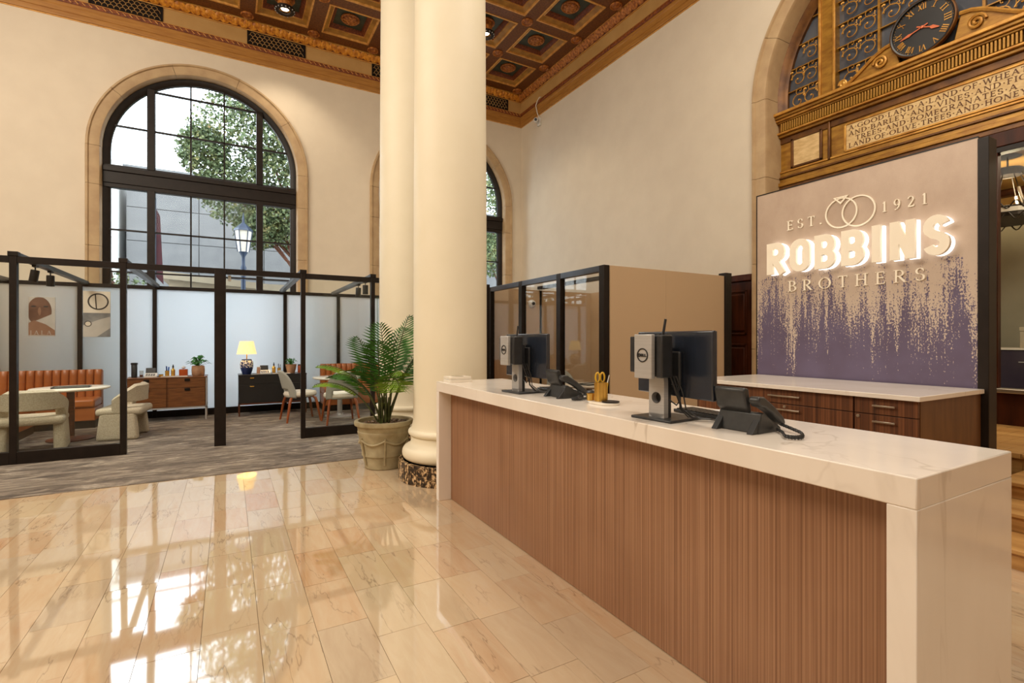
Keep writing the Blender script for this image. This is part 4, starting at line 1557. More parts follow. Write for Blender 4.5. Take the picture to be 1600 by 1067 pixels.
def round_table(label, loc, r, h, basemat, tray):
    t = thing('round_table', label, 'table', loc)
    MB().lathe([(r - .03, h - .035), (r, h - .02), (r, h - .006), (r - .008, h)], n=56).build('table_top', M['whitetop'], t, smooth=True)
    MB().lathe([(.045, .02), (.045, h - .04), (.09, h - .035)], n=24).build('pedestal', basemat, t, smooth=True)
    MB().lathe([(.27, 0), (.27, .015), (.06, .03), (.045, .05)], n=40).build('foot', basemat, t, smooth=True)
    tr = thing('serving_tray', tray, 'tray', (loc[0] + .02, loc[1] - .05, loc[2] + h), .1)
    MB().box(-.20, .20, -.11, .11, 0, .006).build('tray_base', M['greyfab'], tr)
    mb = MB().box(-.21, .21, -.12, -.11, 0, .018).box(-.21, .21, .11, .12, 0, .018).box(-.21, -.20, -.12, .12, 0, .018).box(.20, .21, -.12, .12, 0, .018)
    mb.build('tray_rim', M['blackplastic'], tr)


FZ = .006
round_table('round white table with dark pedestal in the left booth', (-1.98, 9.42, FZ), .45, .75, M['walnut_dark'], 'flat grey tray on the left booth table')
round_table('round white table in the booth beside the column', (1.83, 9.84, FZ), .48, .74, M['silver'], 'flat grey tray on the table beside the column')


def armchair(label, loc, rz):
    c = thing('boucle_armchair', label, 'armchair', loc, rz, 'cream boucle armchairs in the left booth')
    for s in (-1, 1):
        MB().frus((s * .285, .02, 0), (.065, .25, 0), (s * .27, .02, .40), (.06, .21, 0)).build('leg', M['boucle'], c, bevel=.04, seg=4)
    MB().box(-.335, .335, -.27, .28, .35, .455).build('seat', M['boucle'], c, bevel=.045, seg=4)
    # wrap-around back, rear is -y
    R, th = .31, .09

    def S_(u, v):
        a = -PI / 2 + (u - .5) * 2 * 1.75
        k = abs(u - .5) * 2
        zt = .80 - .16 * max(0, k - .45) / .55 - .04 * k * k
        zb = .545 - (.15 if k > .68 else 0) * min(1, (k - .68) / .12 if k > .68 else 0)
        q = v * 4
        ro, ri_ = R + .012, R - th
        # closed loop section: outer bottom, outer top, inner top, inner bottom
        seq = [(ro, zb), (ro + .004, zt - .03), ((ro + ri_) / 2, zt), (ri_, zt - .03), (ri_, zb), ((ro + ri_) / 2, zb - .012)]
        i = int(round(v * 6)) % 6
        r, z = seq[i]
        lean = 1 + .10 * (z - .5)
        return (r * math.cos(a) * 1.06 * lean, r * math.sin(a) * .92 * lean + .03, z)
    mb = MB()
    mb.grid(S_, 36, 6)
    w = 37
    for e in (0, 36):
        mb.f.append(tuple(j * w + e for j in range(6)))
    mb.build('backrest', M['boucle'], c, smooth=True)
    return c


armchair('cream boucle armchair seen from behind at the left edge', (-2.21, 8.72, FZ), 0.12)
armchair('cream boucle armchair turned sideways beside the wooden credenza', (-1.33, 9.32, FZ), PI / 2 - .1)


def side_chair(label, loc, rz):
    c = thing('side_chair', label, 'chair', loc, rz, 'grey upholstered side chairs')
    c.scale = (1.14, 1.14, 1.08)
    for sx in (-1, 1):
        for sy in (-1, 1):
            P = [(sx * .16, sy * .15, .40), (sx * .185, sy * .18, .37), (sx * .20, sy * .20, .30), (sx * .235, sy * .245, 0)]
            MB().tube(P, [.016, .022, .021, .014], 8).build('leg', M['chair_wood'], c, smooth=True)
    MB().box(-.16, .16, -.15, .15, .385, .405).build('under_frame', M['walnut_dark'], c)
    MB().lathe([(.02, .395), (.22, .40), (.245, .42), (.25, .445), (.235, .475), (.18, .49), (.02, .495)], n=36).xf(Matrix.Diagonal((1.0, .98, 1, 1))).build('seat', M['whitefab'], c, smooth=True)
    # back shell: -y side, open slot low in the middle

    def S_(u, v):
        k = (u - .5) * 2
        w = (.255 + .015 * math.sin(PI * min(1, v * 1.3))) * (1 - .25 * v * v)
        if v > .7:
            w *= math.sqrt(max(.04, 1 - ((v - .7) / .33) ** 2 * .75))
        a = k * w / .27
        return (.27 * math.sin(a), -.25 * math.cos(a) + .04 * (1 - v) - .06 * v, .40 + .43 * v - .012 * k * k)
    nu, nv = 24, 16
    mb = MB()
    vs = [S_(i / nu, j / nv) for j in range(nv + 1) for i in range(nu + 1)]
    fs = []
    for j in range(nv):
        for i in range(nu):
            u = (i + .5) / nu
            if 1 <= j < 5 and .22 < u < .78:
                continue
            fs.append((j * (nu + 1) + i, j * (nu + 1) + i + 1, (j + 1) * (nu + 1) + i + 1, (j + 1) * (nu + 1) + i))
    mb.add(vs, fs)
    mb.build('backrest', M['greyfab'], c, smooth=True, solid=.035)
    return c


side_chair('grey upholstered chair with wood legs, seen from behind by the palm', (1.70, 9.08, FZ), 0)
side_chair('grey upholstered chair seen sideways in front of the black credenza', (1.12, 9.68, FZ), -PI / 2 + .12)
side_chair('grey chair inside the tan booth behind the reception counter', (5.05, 7.1, 0), 2.8)


def banquette(label, loc, rz, n, w, h=.93):
    b = thing('banquette', label, 'banquette', loc, rz)
    L = n * w
    MB().box(0, L, -.50, .10, .0, .12).build('plinth', M['black_metal'], b)
    MB().box(0, L, -.52, .10, .12, .33).build('base', M['leather'], b, bevel=.01)
    MB().box(0, L, -.55, .02, .33, .47).build('seat', M['leather'], b, bevel=.04, seg=4)
    MB().box(0, L, .02, .12, .12, h - .02).build('back_board', M['leather'], b, bevel=.01)

    def ch(u, v):
        a = PI * u
        z = .40 + (h - .40) * v
        bul = .055 * math.sin(a) ** .6 * (1 if v < .9 else math.sqrt(max(0, 1 - ((v - .9) / .1) ** 2 * .8)))
        return (w * (.5 - .5 * math.cos(a)), .03 - bul - .03 * (1 - v), z)
    src = MB().grid(ch, 10, 10)
    # roll the top over
    s0 = src.build('channel', M['leather'], b, smooth=True)
    for i in range(1, n):
        inst(s0, b, (i * w, 0, 0))
    return b


banquette('tan leather channel-back banquette along the back of the left booth', (-3.19, 10.98, FZ), 0, 12, .108)
bq = banquette('tan leather channel-back banquette along the side of the left booth', (-3.1, 9.0, FZ), PI / 2, 12, .108)
banquette('tan leather channel-back banquette in the booth beside the column', (1.67, 11.05, FZ), 0, 12, .105)


def credenza(label, x0, x1, mat, kind):
    c = thing('credenza', label, 'credenza', (x0, 10.63, FZ))
    w = x1 - x0
    zt = .775
    leg = M['silver'] if kind == 'wood' else M['walnut_dark']
    MB().box(.0, w, .02, .50, .24, zt - .02).build('body', mat, c)
    MB().box(-.005, w + .005, -.005, .505, zt - .02, zt).build('top', mat if kind == 'wood' else M['black_gloss'], c, bevel=.003)
    for lx in (.012, w - .012):
        for ly in (.012, .49):
            MB().box(lx - .012, lx + .012, ly - .012, ly + .012, 0, .76 if kind == 'wood' else .24).build('leg', leg, c)
    MB().box(0, w, .0, .024, .215, .24).build('rail', leg, c)
    MB().box(0, w, .476, .5, .215, .24).build('rail', leg, c)
    if kind == 'wood':
        for i in range(2):
            for z0, z1 in ((.585, .75), (.245, .58)):
                dr = MB().box(i * w / 2 + .02, (i + 1) * w / 2 - .012, 0, .02, z0, z1).build('drawer', mat, c, bevel=.002)
                xc = (i + .5) * w / 2
                MB().box(xc - .04, xc + .04, -.02, .0, z1 - .05, z1 - .005).build('pull', M['black_metal'], dr, bevel=.004)
    else:
        for i in range(1):
            for z0, z1 in ((.60, .752), (.245, .595)):
                dr = MB().box(.012, w - .012, 0, .02, z0, z1).build('drawer', mat, c, bevel=.002)
                MB().box(.19, .26, -.014, .0, z1 - .05, z1 - .03).build('pull', M['brass'], dr, bevel=.003)
    return c


credenza('walnut credenza with four drawers below the frosted glass', -1.53, -.343, M['walnut'], 'wood')
credenza('black credenza with the table lamp below the frosted glass', .163, 1.346, M['black_gloss'], 'black')
TZ = FZ + .775


def leafy(parent, c, r, h, n, mat, ll=.09):
    for k in range(n):
        a, e = random.random() * 2 * PI, random.uniform(.25, 1.3)
        L = random.uniform(.55, 1) * r * 1.15
        d = Vector((math.cos(a) * math.cos(e), math.sin(a) * math.cos(e), math.sin(e) * h / r))
        p0 = Vector(c)
        p1 = p0 + d * L
        sd = Vector((-math.sin(a), math.cos(a), 0)) * ll * .33
        tip = p1 + Vector((math.cos(a), math.sin(a), -.5)) * ll * .6
        mid = p1
        bas = p1 - d * ll * .5
        up = Vector((0, 0, .012))
        mb = MB().tube([p0, p0.lerp(p1, .6) + up, bas], .003, 5)
        mb.add([bas, mid + sd, tip, mid - sd, mid + up], [(0, 1, 4), (1, 2, 4), (2, 3, 4), (3, 0, 4)])
        mb.build('leaf', mat, parent)


def desk_phone_small(label, x, y, rz):
    t = thing('office_phone', label, 'phone', (x, y, TZ), rz)
    MB().add([(-.09, -.07, 0), (.09, -.07, 0), (.09, .07, 0), (-.09, .07, 0), (-.09, -.07, .02), (.09, -.07, .02), (.09, .07, .07), (-.09, .07, .07)], [(3, 2, 1, 0), (4, 5, 6, 7), (0, 1, 5, 4), (1, 2, 6, 5), (2, 3, 7, 6), (3, 0, 4, 7)]).build('phone_base', M['white'], t)
    MB().box(-.085, .06, .0, .014, .05, .17).xf(Matrix.Translation((0, .06, -.0)) @ Matrix.Rotation(-.35, 4, 'X')).build('display', M['blackplastic'], t, bevel=.004)
    mb = MB()
    for i in range(4):
        for j in range(3):
            mb.box(-.07 + i * .035, -.045 + i * .035, -.055 + j * .03, -.037 + j * .03, .028 + j * .010, .036 + j * .011)
    mb.build('keypad', M['grey_print'], t)


sp = thing('speaker', 'tall black cylindrical speaker at the left end of the walnut credenza', 'speaker', (-1.43, 10.85, TZ))
MB().lathe([(.042, 0), (.044, .01), (.044, .225), (.04, .23)], n=24).build('body', M['blackplastic'], sp, smooth=True)
MB().lathe([(.050, .225), (.052, .235), (.052, .25), (.045, .258), (.01, .26)], n=24).build('cap', M['black_gloss'], sp, smooth=True)
gl_ = thing('drinking_glass', 'dark tinted glass beside the office phone on the walnut credenza', 'glass', (-1.32, 10.78, TZ))
MB().lathe([(.026, 0), (.03, .12), (.028, .12), (.024, .01)], n=20).build('tumbler', M['booth_glass_r'], gl_, smooth=True)
MB().lathe([(.023, .012), (.026, .05), (.001, .05)], n=16).build('drink', M['walnut_dark'], gl_)
desk_phone_small('white office phone with dark display on the walnut credenza', -1.19, 10.82, 0)


def pen_cup(label, x, y, pens):
    t = thing('pen_cup', label, 'pen cup', (x, y, TZ + .012))
    MB().lathe([(.032, 0), (.032, .095), (.028, .095), (.028, .01)], n=20).build('cup', M['brass'], t, smooth=True)
    for k, mt in enumerate(pens):
        a = k * 2.1
        MB().tube([(.012 * math.cos(a), .012 * math.sin(a), .01), (.024 * math.cos(a), .024 * math.sin(a), .16 + .01 * k)], .005 if mt != 'bluepen' else .011, 8).build('pen', M[mt], t)


def sheet_stack(label, x, y, w, d, h):
    t = thing('paper_stack', label, 'papers', (x, y, TZ), .04)
    MB().box(-w / 2, w / 2, -d / 2, d / 2, 0, h * .6).build('lower_sheets', M['paper'], t)
    MB().box(-w / 2, w / 2, -d / 2, d / 2, h * .6, h).xf(Matrix.Rotation(.06, 4, 'Z')).build('upper_sheets', M['whitetop'], t)


sheet_stack('white papers under the brass cup on the walnut credenza', -.94, 10.80, .20, .22, .012)
sheet_stack('white papers beside the tissue box on the walnut credenza', -.75, 10.72, .22, .16, .014)
pen_cup('brass pen cup with blue pens on the walnut credenza', -.955, 10.85, ('bluepen', 'bluepen', 'black_metal'))


def spray(label, x, y):
    t = thing('spray_bottle', label, 'bottle', (x, y, TZ + .012))
    MB().lathe([(.03, 0), (.032, .01), (.032, .1), (.03, .11), (.012, .13), (.012, .15)], n=20).build('bottle_body', M['brass'], t, smooth=True)
    MB().lathe([(.014, .148), (.014, .17), (.008, .175), (.008, .20)], n=14).build('pump', M['black_metal'], t, smooth=True)


spray('small gold spray bottle on the walnut credenza', -.868, 10.86)
wj = thing('small_dish', 'small gold dish left of the brass cup on the walnut credenza', 'dish', (-1.045, 10.82, TZ))
MB().lathe([(.03, 0), (.035, .03), (.035, .045), (.03, .045), (.028, .015)], n=20).build('bowl', M['brass'], wj, smooth=True)
MB().lathe([(.036, .04), (.037, .047), (.034, .047)], n=20, cap=False).build('rim', M['walnut_dark'], wj)
tx = thing('tissue_box', 'orange lacquer tissue box beside the potted plant', 'tissue box', (-.71, 10.86, TZ))
MB().box(-.065, .065, -.065, .065, 0, .125).build('box', M['orange_lacquer'], tx, bevel=.006)
mb = MB()
for k in range(5):
    a = k * 1.256
    mb.add([(0, 0, .12), (.04 * math.cos(a), .04 * math.sin(a), .155), (.01 * math.cos(a + .6), .01 * math.sin(a + .6), .19), (.04 * math.cos(a + 1.2), .04 * math.sin(a + 1.2), .155)], [(0, 1, 2, 3)])
mb.build('tissue', M['paper'], tx)
pl = thing('potted_plant', 'leafy green plant in a pink clay pot on the walnut credenza', 'plant', (-.485, 10.86, TZ))
MB().lathe([(.085, 0), (.10, .02), (.105, .10), (.10, .175), (.09, .185), (.085, .17), (.01, .165)], n=32).build('pot', M['terra'], pl, smooth=True)
leafy(pl, (0, 0, .17), .16, .20, 34, M['leaf_small'], .10)

# black credenza things
lp = thing('table_lamp', 'blue and white porcelain table lamp with lit cream shade', 'lamp', (.305, 10.88, TZ))
MB().lathe([(.075, 0), (.078, .01), (.10, .08), (.112, .13)], n=40).build('lamp_foot', M['ceramic_blue'], lp, smooth=True)
MB().lathe([(.112, .13), (.116, .19), (.108, .245), (.09, .262)], n=40).build('lamp_body', M['porcelain'], lp, smooth=True)
MB().lathe([(.09, .262), (.085, .285), (.05, .29), (.02, .295)], n=40).build('lamp_neck', M['ceramic_blue'], lp, smooth=True)
MB().lathe([(.010, .29), (.010, .40)], n=12).build('lamp_stem', M['brass'], lp)
MB().lathe([(.172, .385), (.118, .63), (.115, .63), (.169, .385)], n=40, cap=False).build('lamp_shade', M['shade'], lp, smooth=True)
ld = bpy.data.lights.new('lamp_bulb', 'POINT')
ld.energy, ld.color, ld.shadow_soft_size = 5, (1, .75, .42), .05
lo_ = bpy.data.objects.new('lamp_bulb', ld)
COL.objects.link(lo_)
lo_.parent = lp
lo_.location = (0, 0, .50)
pf = thing('picture_frame', 'small standing picture frame beside the table lamp', 'picture frame', (.50, 10.78, TZ), -.4)
MB().box(-.035, .035, -.006, .006, 0, .14).xf(Matrix.Rotation(-.15, 4, 'X')).build('frame', M['silver'], pf, bevel=.003)
MB().box(-.028, .028, -.008, -.006, .012, .128).xf(Matrix.Rotation(-.15, 4, 'X')).build('picture', M['skin2'], pf)
desk_phone_small('white office phone with dark display on the black credenza', .62, 10.82, 0)
sheet_stack('white papers in front of the gold bottle on the black credenza', .90, 10.72, .30, .14, .012)
spray('small gold spray bottle on the black credenza', .775, 10.86)
pen_cup('brass pen cup with dark pens on the black credenza', .868, 10.86, ('black_metal', 'black_metal', 'black_metal'))
p2_ = thing('potted_plant', 'small round green plant in a woven tan basket pot', 'plant', (1.085, 10.86, TZ))
MB().lathe([(.07, 0), (.105, .17), (.095, .17), (.08, .14), (.01, .14)], n=28).build('pot', M['terra'], p2_, smooth=True)
leafy(p2_, (0, 0, .15), .10, .14, 36, M['leaf_small'], .06)
oc = thing('candle_jar', 'orange jar at the right end of the black credenza', 'jar', (1.245, 10.86, TZ))
MB().lathe([(.035, 0), (.038, .01), (.038, .14), (.034, .145)], n=20).build('jar', M['orange_lacquer'], oc, smooth=True)
MB().lathe([(.036, .145), (.036, .165), (.01, .168)], n=20).build('lid', M['black_gloss'], oc)

# posters on the frosted panels, standing in for reflections in the booth glass
fp = lambda a, z, d: (a, -d, z)
po = thing('poster', 'portrait poster of a face and hand, standing in for a reflection in the left booth glass', 'poster', (-2.73, BY - .012, 1.50))
MB().box(-.168, .168, -.012, .0, 0, .66).build('poster_sheet', M['grey_print2'], po)
P = arc(-.03, .42, .155, -.2, PI + .9, 20, .24)
P = [(max(-.166, min(.166, a)), min(.655, z)) for a, z in P]
MB().prism(P, fp, .012, .0135).build('poster_face', M['skin'], po)
MB().prism([(-.168, .02), (.168, .02), (.168, .10), (.05, .20), (-.10, .27), (-.168, .22)], fp, .0136, .015).build('poster_hand', M['skin2'], po)
MB().prism(arc(-.03, .42, .02, 0, 2 * PI, 10, .07)[:-1], fp, .0136, .0145).build('poster_nose', M['skin2'], po)
for ex in (-.105, .05):
    MB().prism(arc(ex, .50, .035, 0, 2 * PI, 12, .014)[:-1], fp, .0136, .0145).build('poster_eye', M['dark_print'], po)
mb = MB()
lettering(mb, 'IALA', fp, -.15, .12, .025, .07, .0152, .016, .35, .8)
mb.build('poster_text', M['grey_print2'], po)
po = thing('poster', 'poster with a ring emblem above a wristwatch, standing in for a reflection in the left booth glass', 'poster', (-2.008, BY - .012, 1.49))
MB().box(-.188, .188, -.012, 0, 0, .80).build('poster_sheet', M['grey_print'], po)
MB().box(-.188, .188, -.0135, -.012, .42, .80).build('poster_top', M['whitetop'], po)
mb = MB()
BoldSt(mb, arc(.02, .62, .135, 0, 2 * PI, 30)[:-1], .022, fp, .0136, .016, True)
BoldSt(mb, [(-.005, .49), (-.02, .75)], .016, fp, .0136, .016)
mb.build('poster_emblem', M['dark_print'], po)
MB().prism([(-.188, .0), (.0, .0), (.188, .16), (.188, .36), (.02, .30), (-.188, .20)], fp, .0122, .0134).build('poster_sleeve', M['grey_print2'], po)
MB().prism(arc(-.12, .23, .05, 0, 2 * PI, 20)[:-1], fp, .0136, .015).build('poster_watch', M['dark_print'], po)
MB().prism(arc(-.12, .23, .038, 0, 2 * PI, 20)[:-1], fp, .0152, .0156).build('poster_dial', M['whitetop'], po)

# furniture inside the tan booth
round_table('round white table inside the tan booth', (4.95, 6.28, 0), .42, .74, M['walnut_dark'], 'flat grey tray on the tan booth table')
o = thing('lounge_chair', 'orange leather chair inside the tan booth behind the counter', 'chair', (4.88, 5.44, 0), .3)
MB().box(-.26, .26, -.26, .26, .30, .46).build('seat', M['leather'], o, bevel=.05, seg=4)
mb = MB()
mb.grid(lambda u, v: (.29 * math.sin((u - .5) * 3.0), -.28 * math.cos((u - .5) * 3.0), .40 + .40 * v * (1 - .5 * (2 * u - 1) ** 2)), 20, 6)
mb.build('backrest', M['leather'], o, smooth=True, solid=.05)
for sx in (-1, 1):
    for sy in (-1, 1):
        MB().tube([(sx * .18, sy * .18, .30), (sx * .22, sy * .22, 0)], .018, 8, .012).build('leg', M['chair_wood'], o)

# ================================================================== COUNTER TOP THINGS
bx = thing('stacked_box', 'small white marble box on the far end of the reception counter', 'box', (1.79, 4.16, CT), 0)
MB().box(-.10, .10, -.085, .085, 0, .026).build('box_base', M['whitetop'], bx, bevel=.002)
MB().box(-.098, .098, -.083, .083, .028, .05).build('box_lid', M['whitetop'], bx, bevel=.002)
MB().box(-.04, .04, -.05, .05, .05, .054).build('card', M['cardboard'], bx)


def computer(label, loc, rz, ry, twist):
    """small-form computer hung behind a monitor; rear faces -x, screen faces +x"""
    t = thing('computer_monitor', label, 'computer', loc, rz)
    MB().box(-.11, .12, -.12, .12, 0, .012).build('stand_base', M['blackplastic'], t, bevel=.004)
    # neck with a cable hole
    nk = [(-.045, 0), (.045, 0), (.045, .24), (-.045, .24)]
    hole = arc(0, .105, .026, 0, 2 * PI, 24)[:-1]
    mb = MB()
    fn = lambda a, z, d: (d, a, z)
    d0, d1 = -.065, -.035
    outer = []
    for a, z in hole:
        dx, dz = a / .026, (z - .105) / .026
        k = min(.045 / abs(dx) if abs(dx) > 1e-6 else 9, (.135 if dz > 0 else .093) / abs(dz) if abs(dz) > 1e-6 else 9)
        outer.append((dx * k, .105 + dz * k))
    n = len(hole)
    for i in range(n):
        j = (i + 1) % n
        mb.prism([hole[i], outer[i], outer[j], hole[j]], fn, d0, d1)
    mb.box(d0, d1, -.045, .045, .20, .34)
    for i, (za, zb) in enumerate(((.012, .03),)):
        mb.box(d0, d1, -.045, .045, za, zb)
    nkp = mb.build('stand_neck', M['silver'], t)
    MB().lathe([(.024, 0), (.0265, 0), (.0265, .034), (.024, .034)], n=24, cap=False).xf(Matrix.Translation((-.067, 0, .105)) @ Matrix.Rotation(PI / 2, 4, 'Y')).build('cable_ring', M['black_gloss'], nkp, smooth=True)
    MB().box(-.034, -.012, -.043, .043, .012, .34).build('neck_back', M['blackplastic'], t)
    # bracket plate and boxes
    pb = MB().box(-.16, -.135, -.052, .052, .20, .405).build('bracket', M['silver'], t, bevel=.004)
    fl = lambda a, z, d: (d, -a, z)
    lg = MB()
    BoldSt(lg, arc(0, .308, .030, 0, 2 * PI, 32)[:-1], .005, fl, -.1625, -.1595, True)
    lg.build('logo_ring', M['black_gloss'], pb)
    lg = MB()
    for ch, a0, a1 in (('D', -.0225, -.0115), ('E', -.009, .0005), ('L', .003, .0115), ('L', .0135, .0225)):
        z0, z1 = .3015, .3145
        if ch == 'D':
            BoldSt(lg, [(a0, z0), (a0, z1), ((a0 + a1) / 2, z1), (a1, (z0 + z1) / 2), ((a0 + a1) / 2, z0)], .0032, fl, -.1625, -.1595, True)
        elif ch == 'E':
            lg2 = [[(a0, z0), (a0 + .0045, (z0 + z1) / 2), (a0, z1)]]
            for zz in (z0 + .0012, (z0 + z1) / 2, z1 - .0012):
                BoldSt(lg, [(a0, zz), (a1, zz)], .0028, fl, -.1625, -.1595)
            BoldSt(lg, [(a0 + .001, z0), (a0 + .001, z1)], .003, fl, -.1625, -.1595)
        else:
            BoldSt(lg, [(a0 + .001, z1), (a0 + .001, z0 + .001), (a1, z0 + .001)], .0032, fl, -.1625, -.1595)
    lg.build('logo_letters', M['black_gloss'], pb)
    MB().box(-.135, -.06, -.092, -.054, .205, .402).build('computer_box', M['blackplastic'], t, bevel=.006)
    MB().box(-.14, -.065, .054, .098, .225, .395).build('computer_box', M['blackplastic'], t, bevel=.005)
    MB().box(-.134, -.03, -.05, .05, .21, .40).build('mount', M['blackplastic'], t, bevel=.006)
    MB().tube([(-.09, -.06, .40), (-.09, -.075, .475)], .006, 8).build('antenna', M['blackplastic'], t)
    # the monitor itself
    mon = Matrix.Translation((.02, twist[1], .265)) @ Matrix.Rotation(twist[0], 4, 'Z')
    m_ = MB().box(0, .028, -.262, .262, -.155, .155).xf(mon).build('monitor', M['screen_back'], t, bevel=.006)
    MB().box(-.02, 0, -.075, .075, -.10, .06).xf(mon).build('monitor_hump', M['blackplastic'], m_, bevel=.008)
    MB().box(.028, .0295, -.258, .258, -.14, .152).xf(mon).build('screen', M['black_gloss'], m_)
    for k, (yy, s) in enumerate(((-.062, 1.0), (-.07, .8), (-.08, 1.25), (-.066, .6))):
        pts = [(-.04 + .01 * k, yy, .21), (-.02 + .012 * k, yy - .015 * s, .13), (.0, yy - .03 * s, .06), (.03, yy - .07 * s, .018), (.07, yy - .10 * s, .0165 - .01 * (k % 2) * 0), (.12, yy - .12, .006)]
        sm = []
        for i in range(len(pts) - 1):
            for q in range(4):
                sm.append(tuple(Vector(pts[i]).lerp(Vector(pts[i + 1]), q / 4)))
        sm.append(pts[-1])
        MB().tube(sm, .0036, 6).build('cable', M['blackplastic'], t, smooth=True)
    MB().tube([(-.045, -.002, .105), (-.03, -.05, .095), (-.025, -.085, .075), (-.02, -.10, .10), (-.04, -.085, .16), (-.05, -.07, .21)], .0036, 6).build('cable', M['blackplastic'], t, smooth=True)
    return t


computer('black monitor with a silver computer bracket, nearer on the reception counter', (1.835, 1.74, CT), .07, 0, (-.19, -.02))
computer('black monitor with a silver computer bracket, further along the reception counter', (1.85, 3.11, CT), .04, 0, (.01, 0))


def desk_phone(label, loc, rz):
    """rear of the phone faces -x"""
    t = thing('desk_phone', label, 'phone', loc, rz)
    t.scale = (.9, .9, .9)
    # wedge body, keypad faces +x
    P = [(-.07, .0), (.11, .0), (.11, .018), (-.03, .095), (-.05, .09)]
    MB().prism(P, lambda a, z, d: (a, d, z), -.11, .10).build('phone_body', M['phoneplastic'], t, bevel=.006)
    for y in (-.105, .075):
        MB().prism([(-.11, 0), (-.07, 0), (-.02, .08), (-.035, .085)], lambda a, z, d: (a, d, z), y, y + .03).build('phone_foot', M['phoneplastic'], t, bevel=.003)
    MB().prism([(-.045, .085), (-.03, .08), (-.055, .20), (-.085, .205), (-.095, .19), (-.075, .11)], lambda a, z, d: (a, d, z), -.055, .10).build('display', M['phoneplastic'], t, bevel=.008)
    # handset along +/-x on the -y side, resting on the sloping body
    hp = [(-.085, .145), (-.075, .168), (-.03, .165), (.05, .118), (.125, .062), (.140, .035), (.125, .02), (.085, .045), (.03, .085), (-.03, .115), (-.06, .12)]
    hs = MB().prism(hp, lambda a, z, d: (a, d, z), -.118, -.066).build('handset', M['phoneplastic'], t, bevel=.012, seg=3)
    # coiled cord
    path = [Vector(p) for p in ((.125, -.092, .03), (.10, -.16, .02), (.05, -.235, .014), (-.03, -.275, .013), (-.07, -.262, .013), (-.065, -.225, .013), (.0, -.18, .013), (.06, -.12, .014))]
    pts = []
    N = 260
    for i in range(N + 1):
        s = i / N * (len(path) - 1)
        k = min(int(s), len(path) - 2)
        u = s - k
        p0, p1, p2_, p3 = path[max(k - 1, 0)], path[k], path[k + 1], path[min(k + 2, len(path) - 1)]
        q = .5 * ((2 * p1) + (p2_ - p0) * u + (2 * p0 - 5 * p1 + 4 * p2_ - p3) * u * u + (3 * p1 - p0 - 3 * p2_ + p3) * u ** 3)
        a = i * 1.35
        pts.append((q.x + .0075 * math.cos(a), q.y + .004 * math.sin(a), q.z + .0075 * math.sin(a)))
    MB().tube(pts, .0026, 5).build('coiled_cord', M['blackplastic'], t, smooth=True)
    return t


desk_phone('black desk phone with coiled cord beside the nearer monitor', (1.905, 1.362, CT), .05)
desk_phone('black desk phone with coiled cord beside the further monitor', (1.93, 2.725, CT), -.05)


def keyboard(label, loc, rz):
    t = thing('keyboard', label, 'keyboard', loc, rz)
    MB().box(-.065, .065, -.21, .21, .002, .018).build('keyboard_case', M['blackplastic'], t, bevel=.003)
    mb = MB()
    for i in range(5):
        for j in range(15):
            mb.box(-.055 + i * .022, -.037 + i * .022, -.198 + j * .0265, -.176 + j * .0265, .018, .023)
    o = mb.build('keys', M['phoneplastic'], t)
    o['kind'] = 'stuff'


keyboard('black keyboard behind the nearer monitor', (2.08, 1.66, CT), -.1)
keyboard('black keyboard behind the further monitor', (2.10, 3.0, CT), 0)
ms = thing('computer_mouse', 'black mouse on the counter behind the further monitor', 'mouse', (2.15, 2.72, CT))
MB().ell((0, 0, .0), .055, .03, .036, 18, 8, 0.0, 1).build('mouse_shell', M['blackplastic'], ms, smooth=True)
MB().box(.02, .04, -.003, .003, .028, .036).build('scroll_wheel', M['silver'], ms)
pd = thing('paper_sheet', 'white paper sheets behind the nearer desk phone', 'paper', (2.235, 1.64, CT), .0)
MB().box(-.07, .07, -.15, .15, .001, .006).build('sheet', M['paper'], pd)
MB().box(-.06, .075, -.14, .13, .006, .009).build('sheet', M['paper'], pd)

# pen holder set
PCX, PCY = 1.925, 2.345
ty = thing('marble_tray', 'small white marble tray under the gold pen cups', 'tray', (1.93, 2.31, CT))
MB().prism([(.065 * math.cos(a) * (1 if abs(math.cos(a)) > 0 else 1), (.045 if math.sin(a) > 0 else -.045) + .06 * math.sin(a)) for a in [2 * PI * i / 40 for i in range(40)]], lambda a, b, d: (a, b, d), 0, .014).build('tray', M['whitetop'], ty, bevel=.003)
MB().lathe([(.036, .014), (.05, .016), (.052, .022), (.036, .018)], (.005, -.055, 0), 24).build('clip_dish', M['black_metal'], ty, smooth=True)
gc = thing('pen_holder', 'tall faceted gold pen holder on the marble tray', 'pen holder', (1.93, 2.335, CT + .014))
MB().lathe([(.036, 0), (.036, .112), (.032, .112), (.032, .006)], n=10).build('cup', M['brass'], gc)
for k in range(10):
    a = 2 * PI * k / 10
    MB().tube([(.0365 * math.cos(a), .0365 * math.sin(a), 0), (.0365 * math.cos(a), .0365 * math.sin(a), .112)], .003, 6).build('facet_rib', M['brass'], gc)
sg = thing('small_gold_cup', 'short faceted gold cup beside the tall pen holder', 'cup', (1.905, 2.402, CT + .014))
MB().lathe([(.024, 0), (.024, .038), (.020, .038), (.020, .006)], n=10).build('cup', M['brass'], sg)
MB().lathe([(.0255, .034), (.0255, .041), (.022, .041)], n=10, cap=False).build('rim', M['brass'], sg)
sz = thing('scissors', 'scissors with yellow handle loops standing in the gold holder', 'scissors', (1.93, 2.335, CT + .03), math.radians(-29.5))
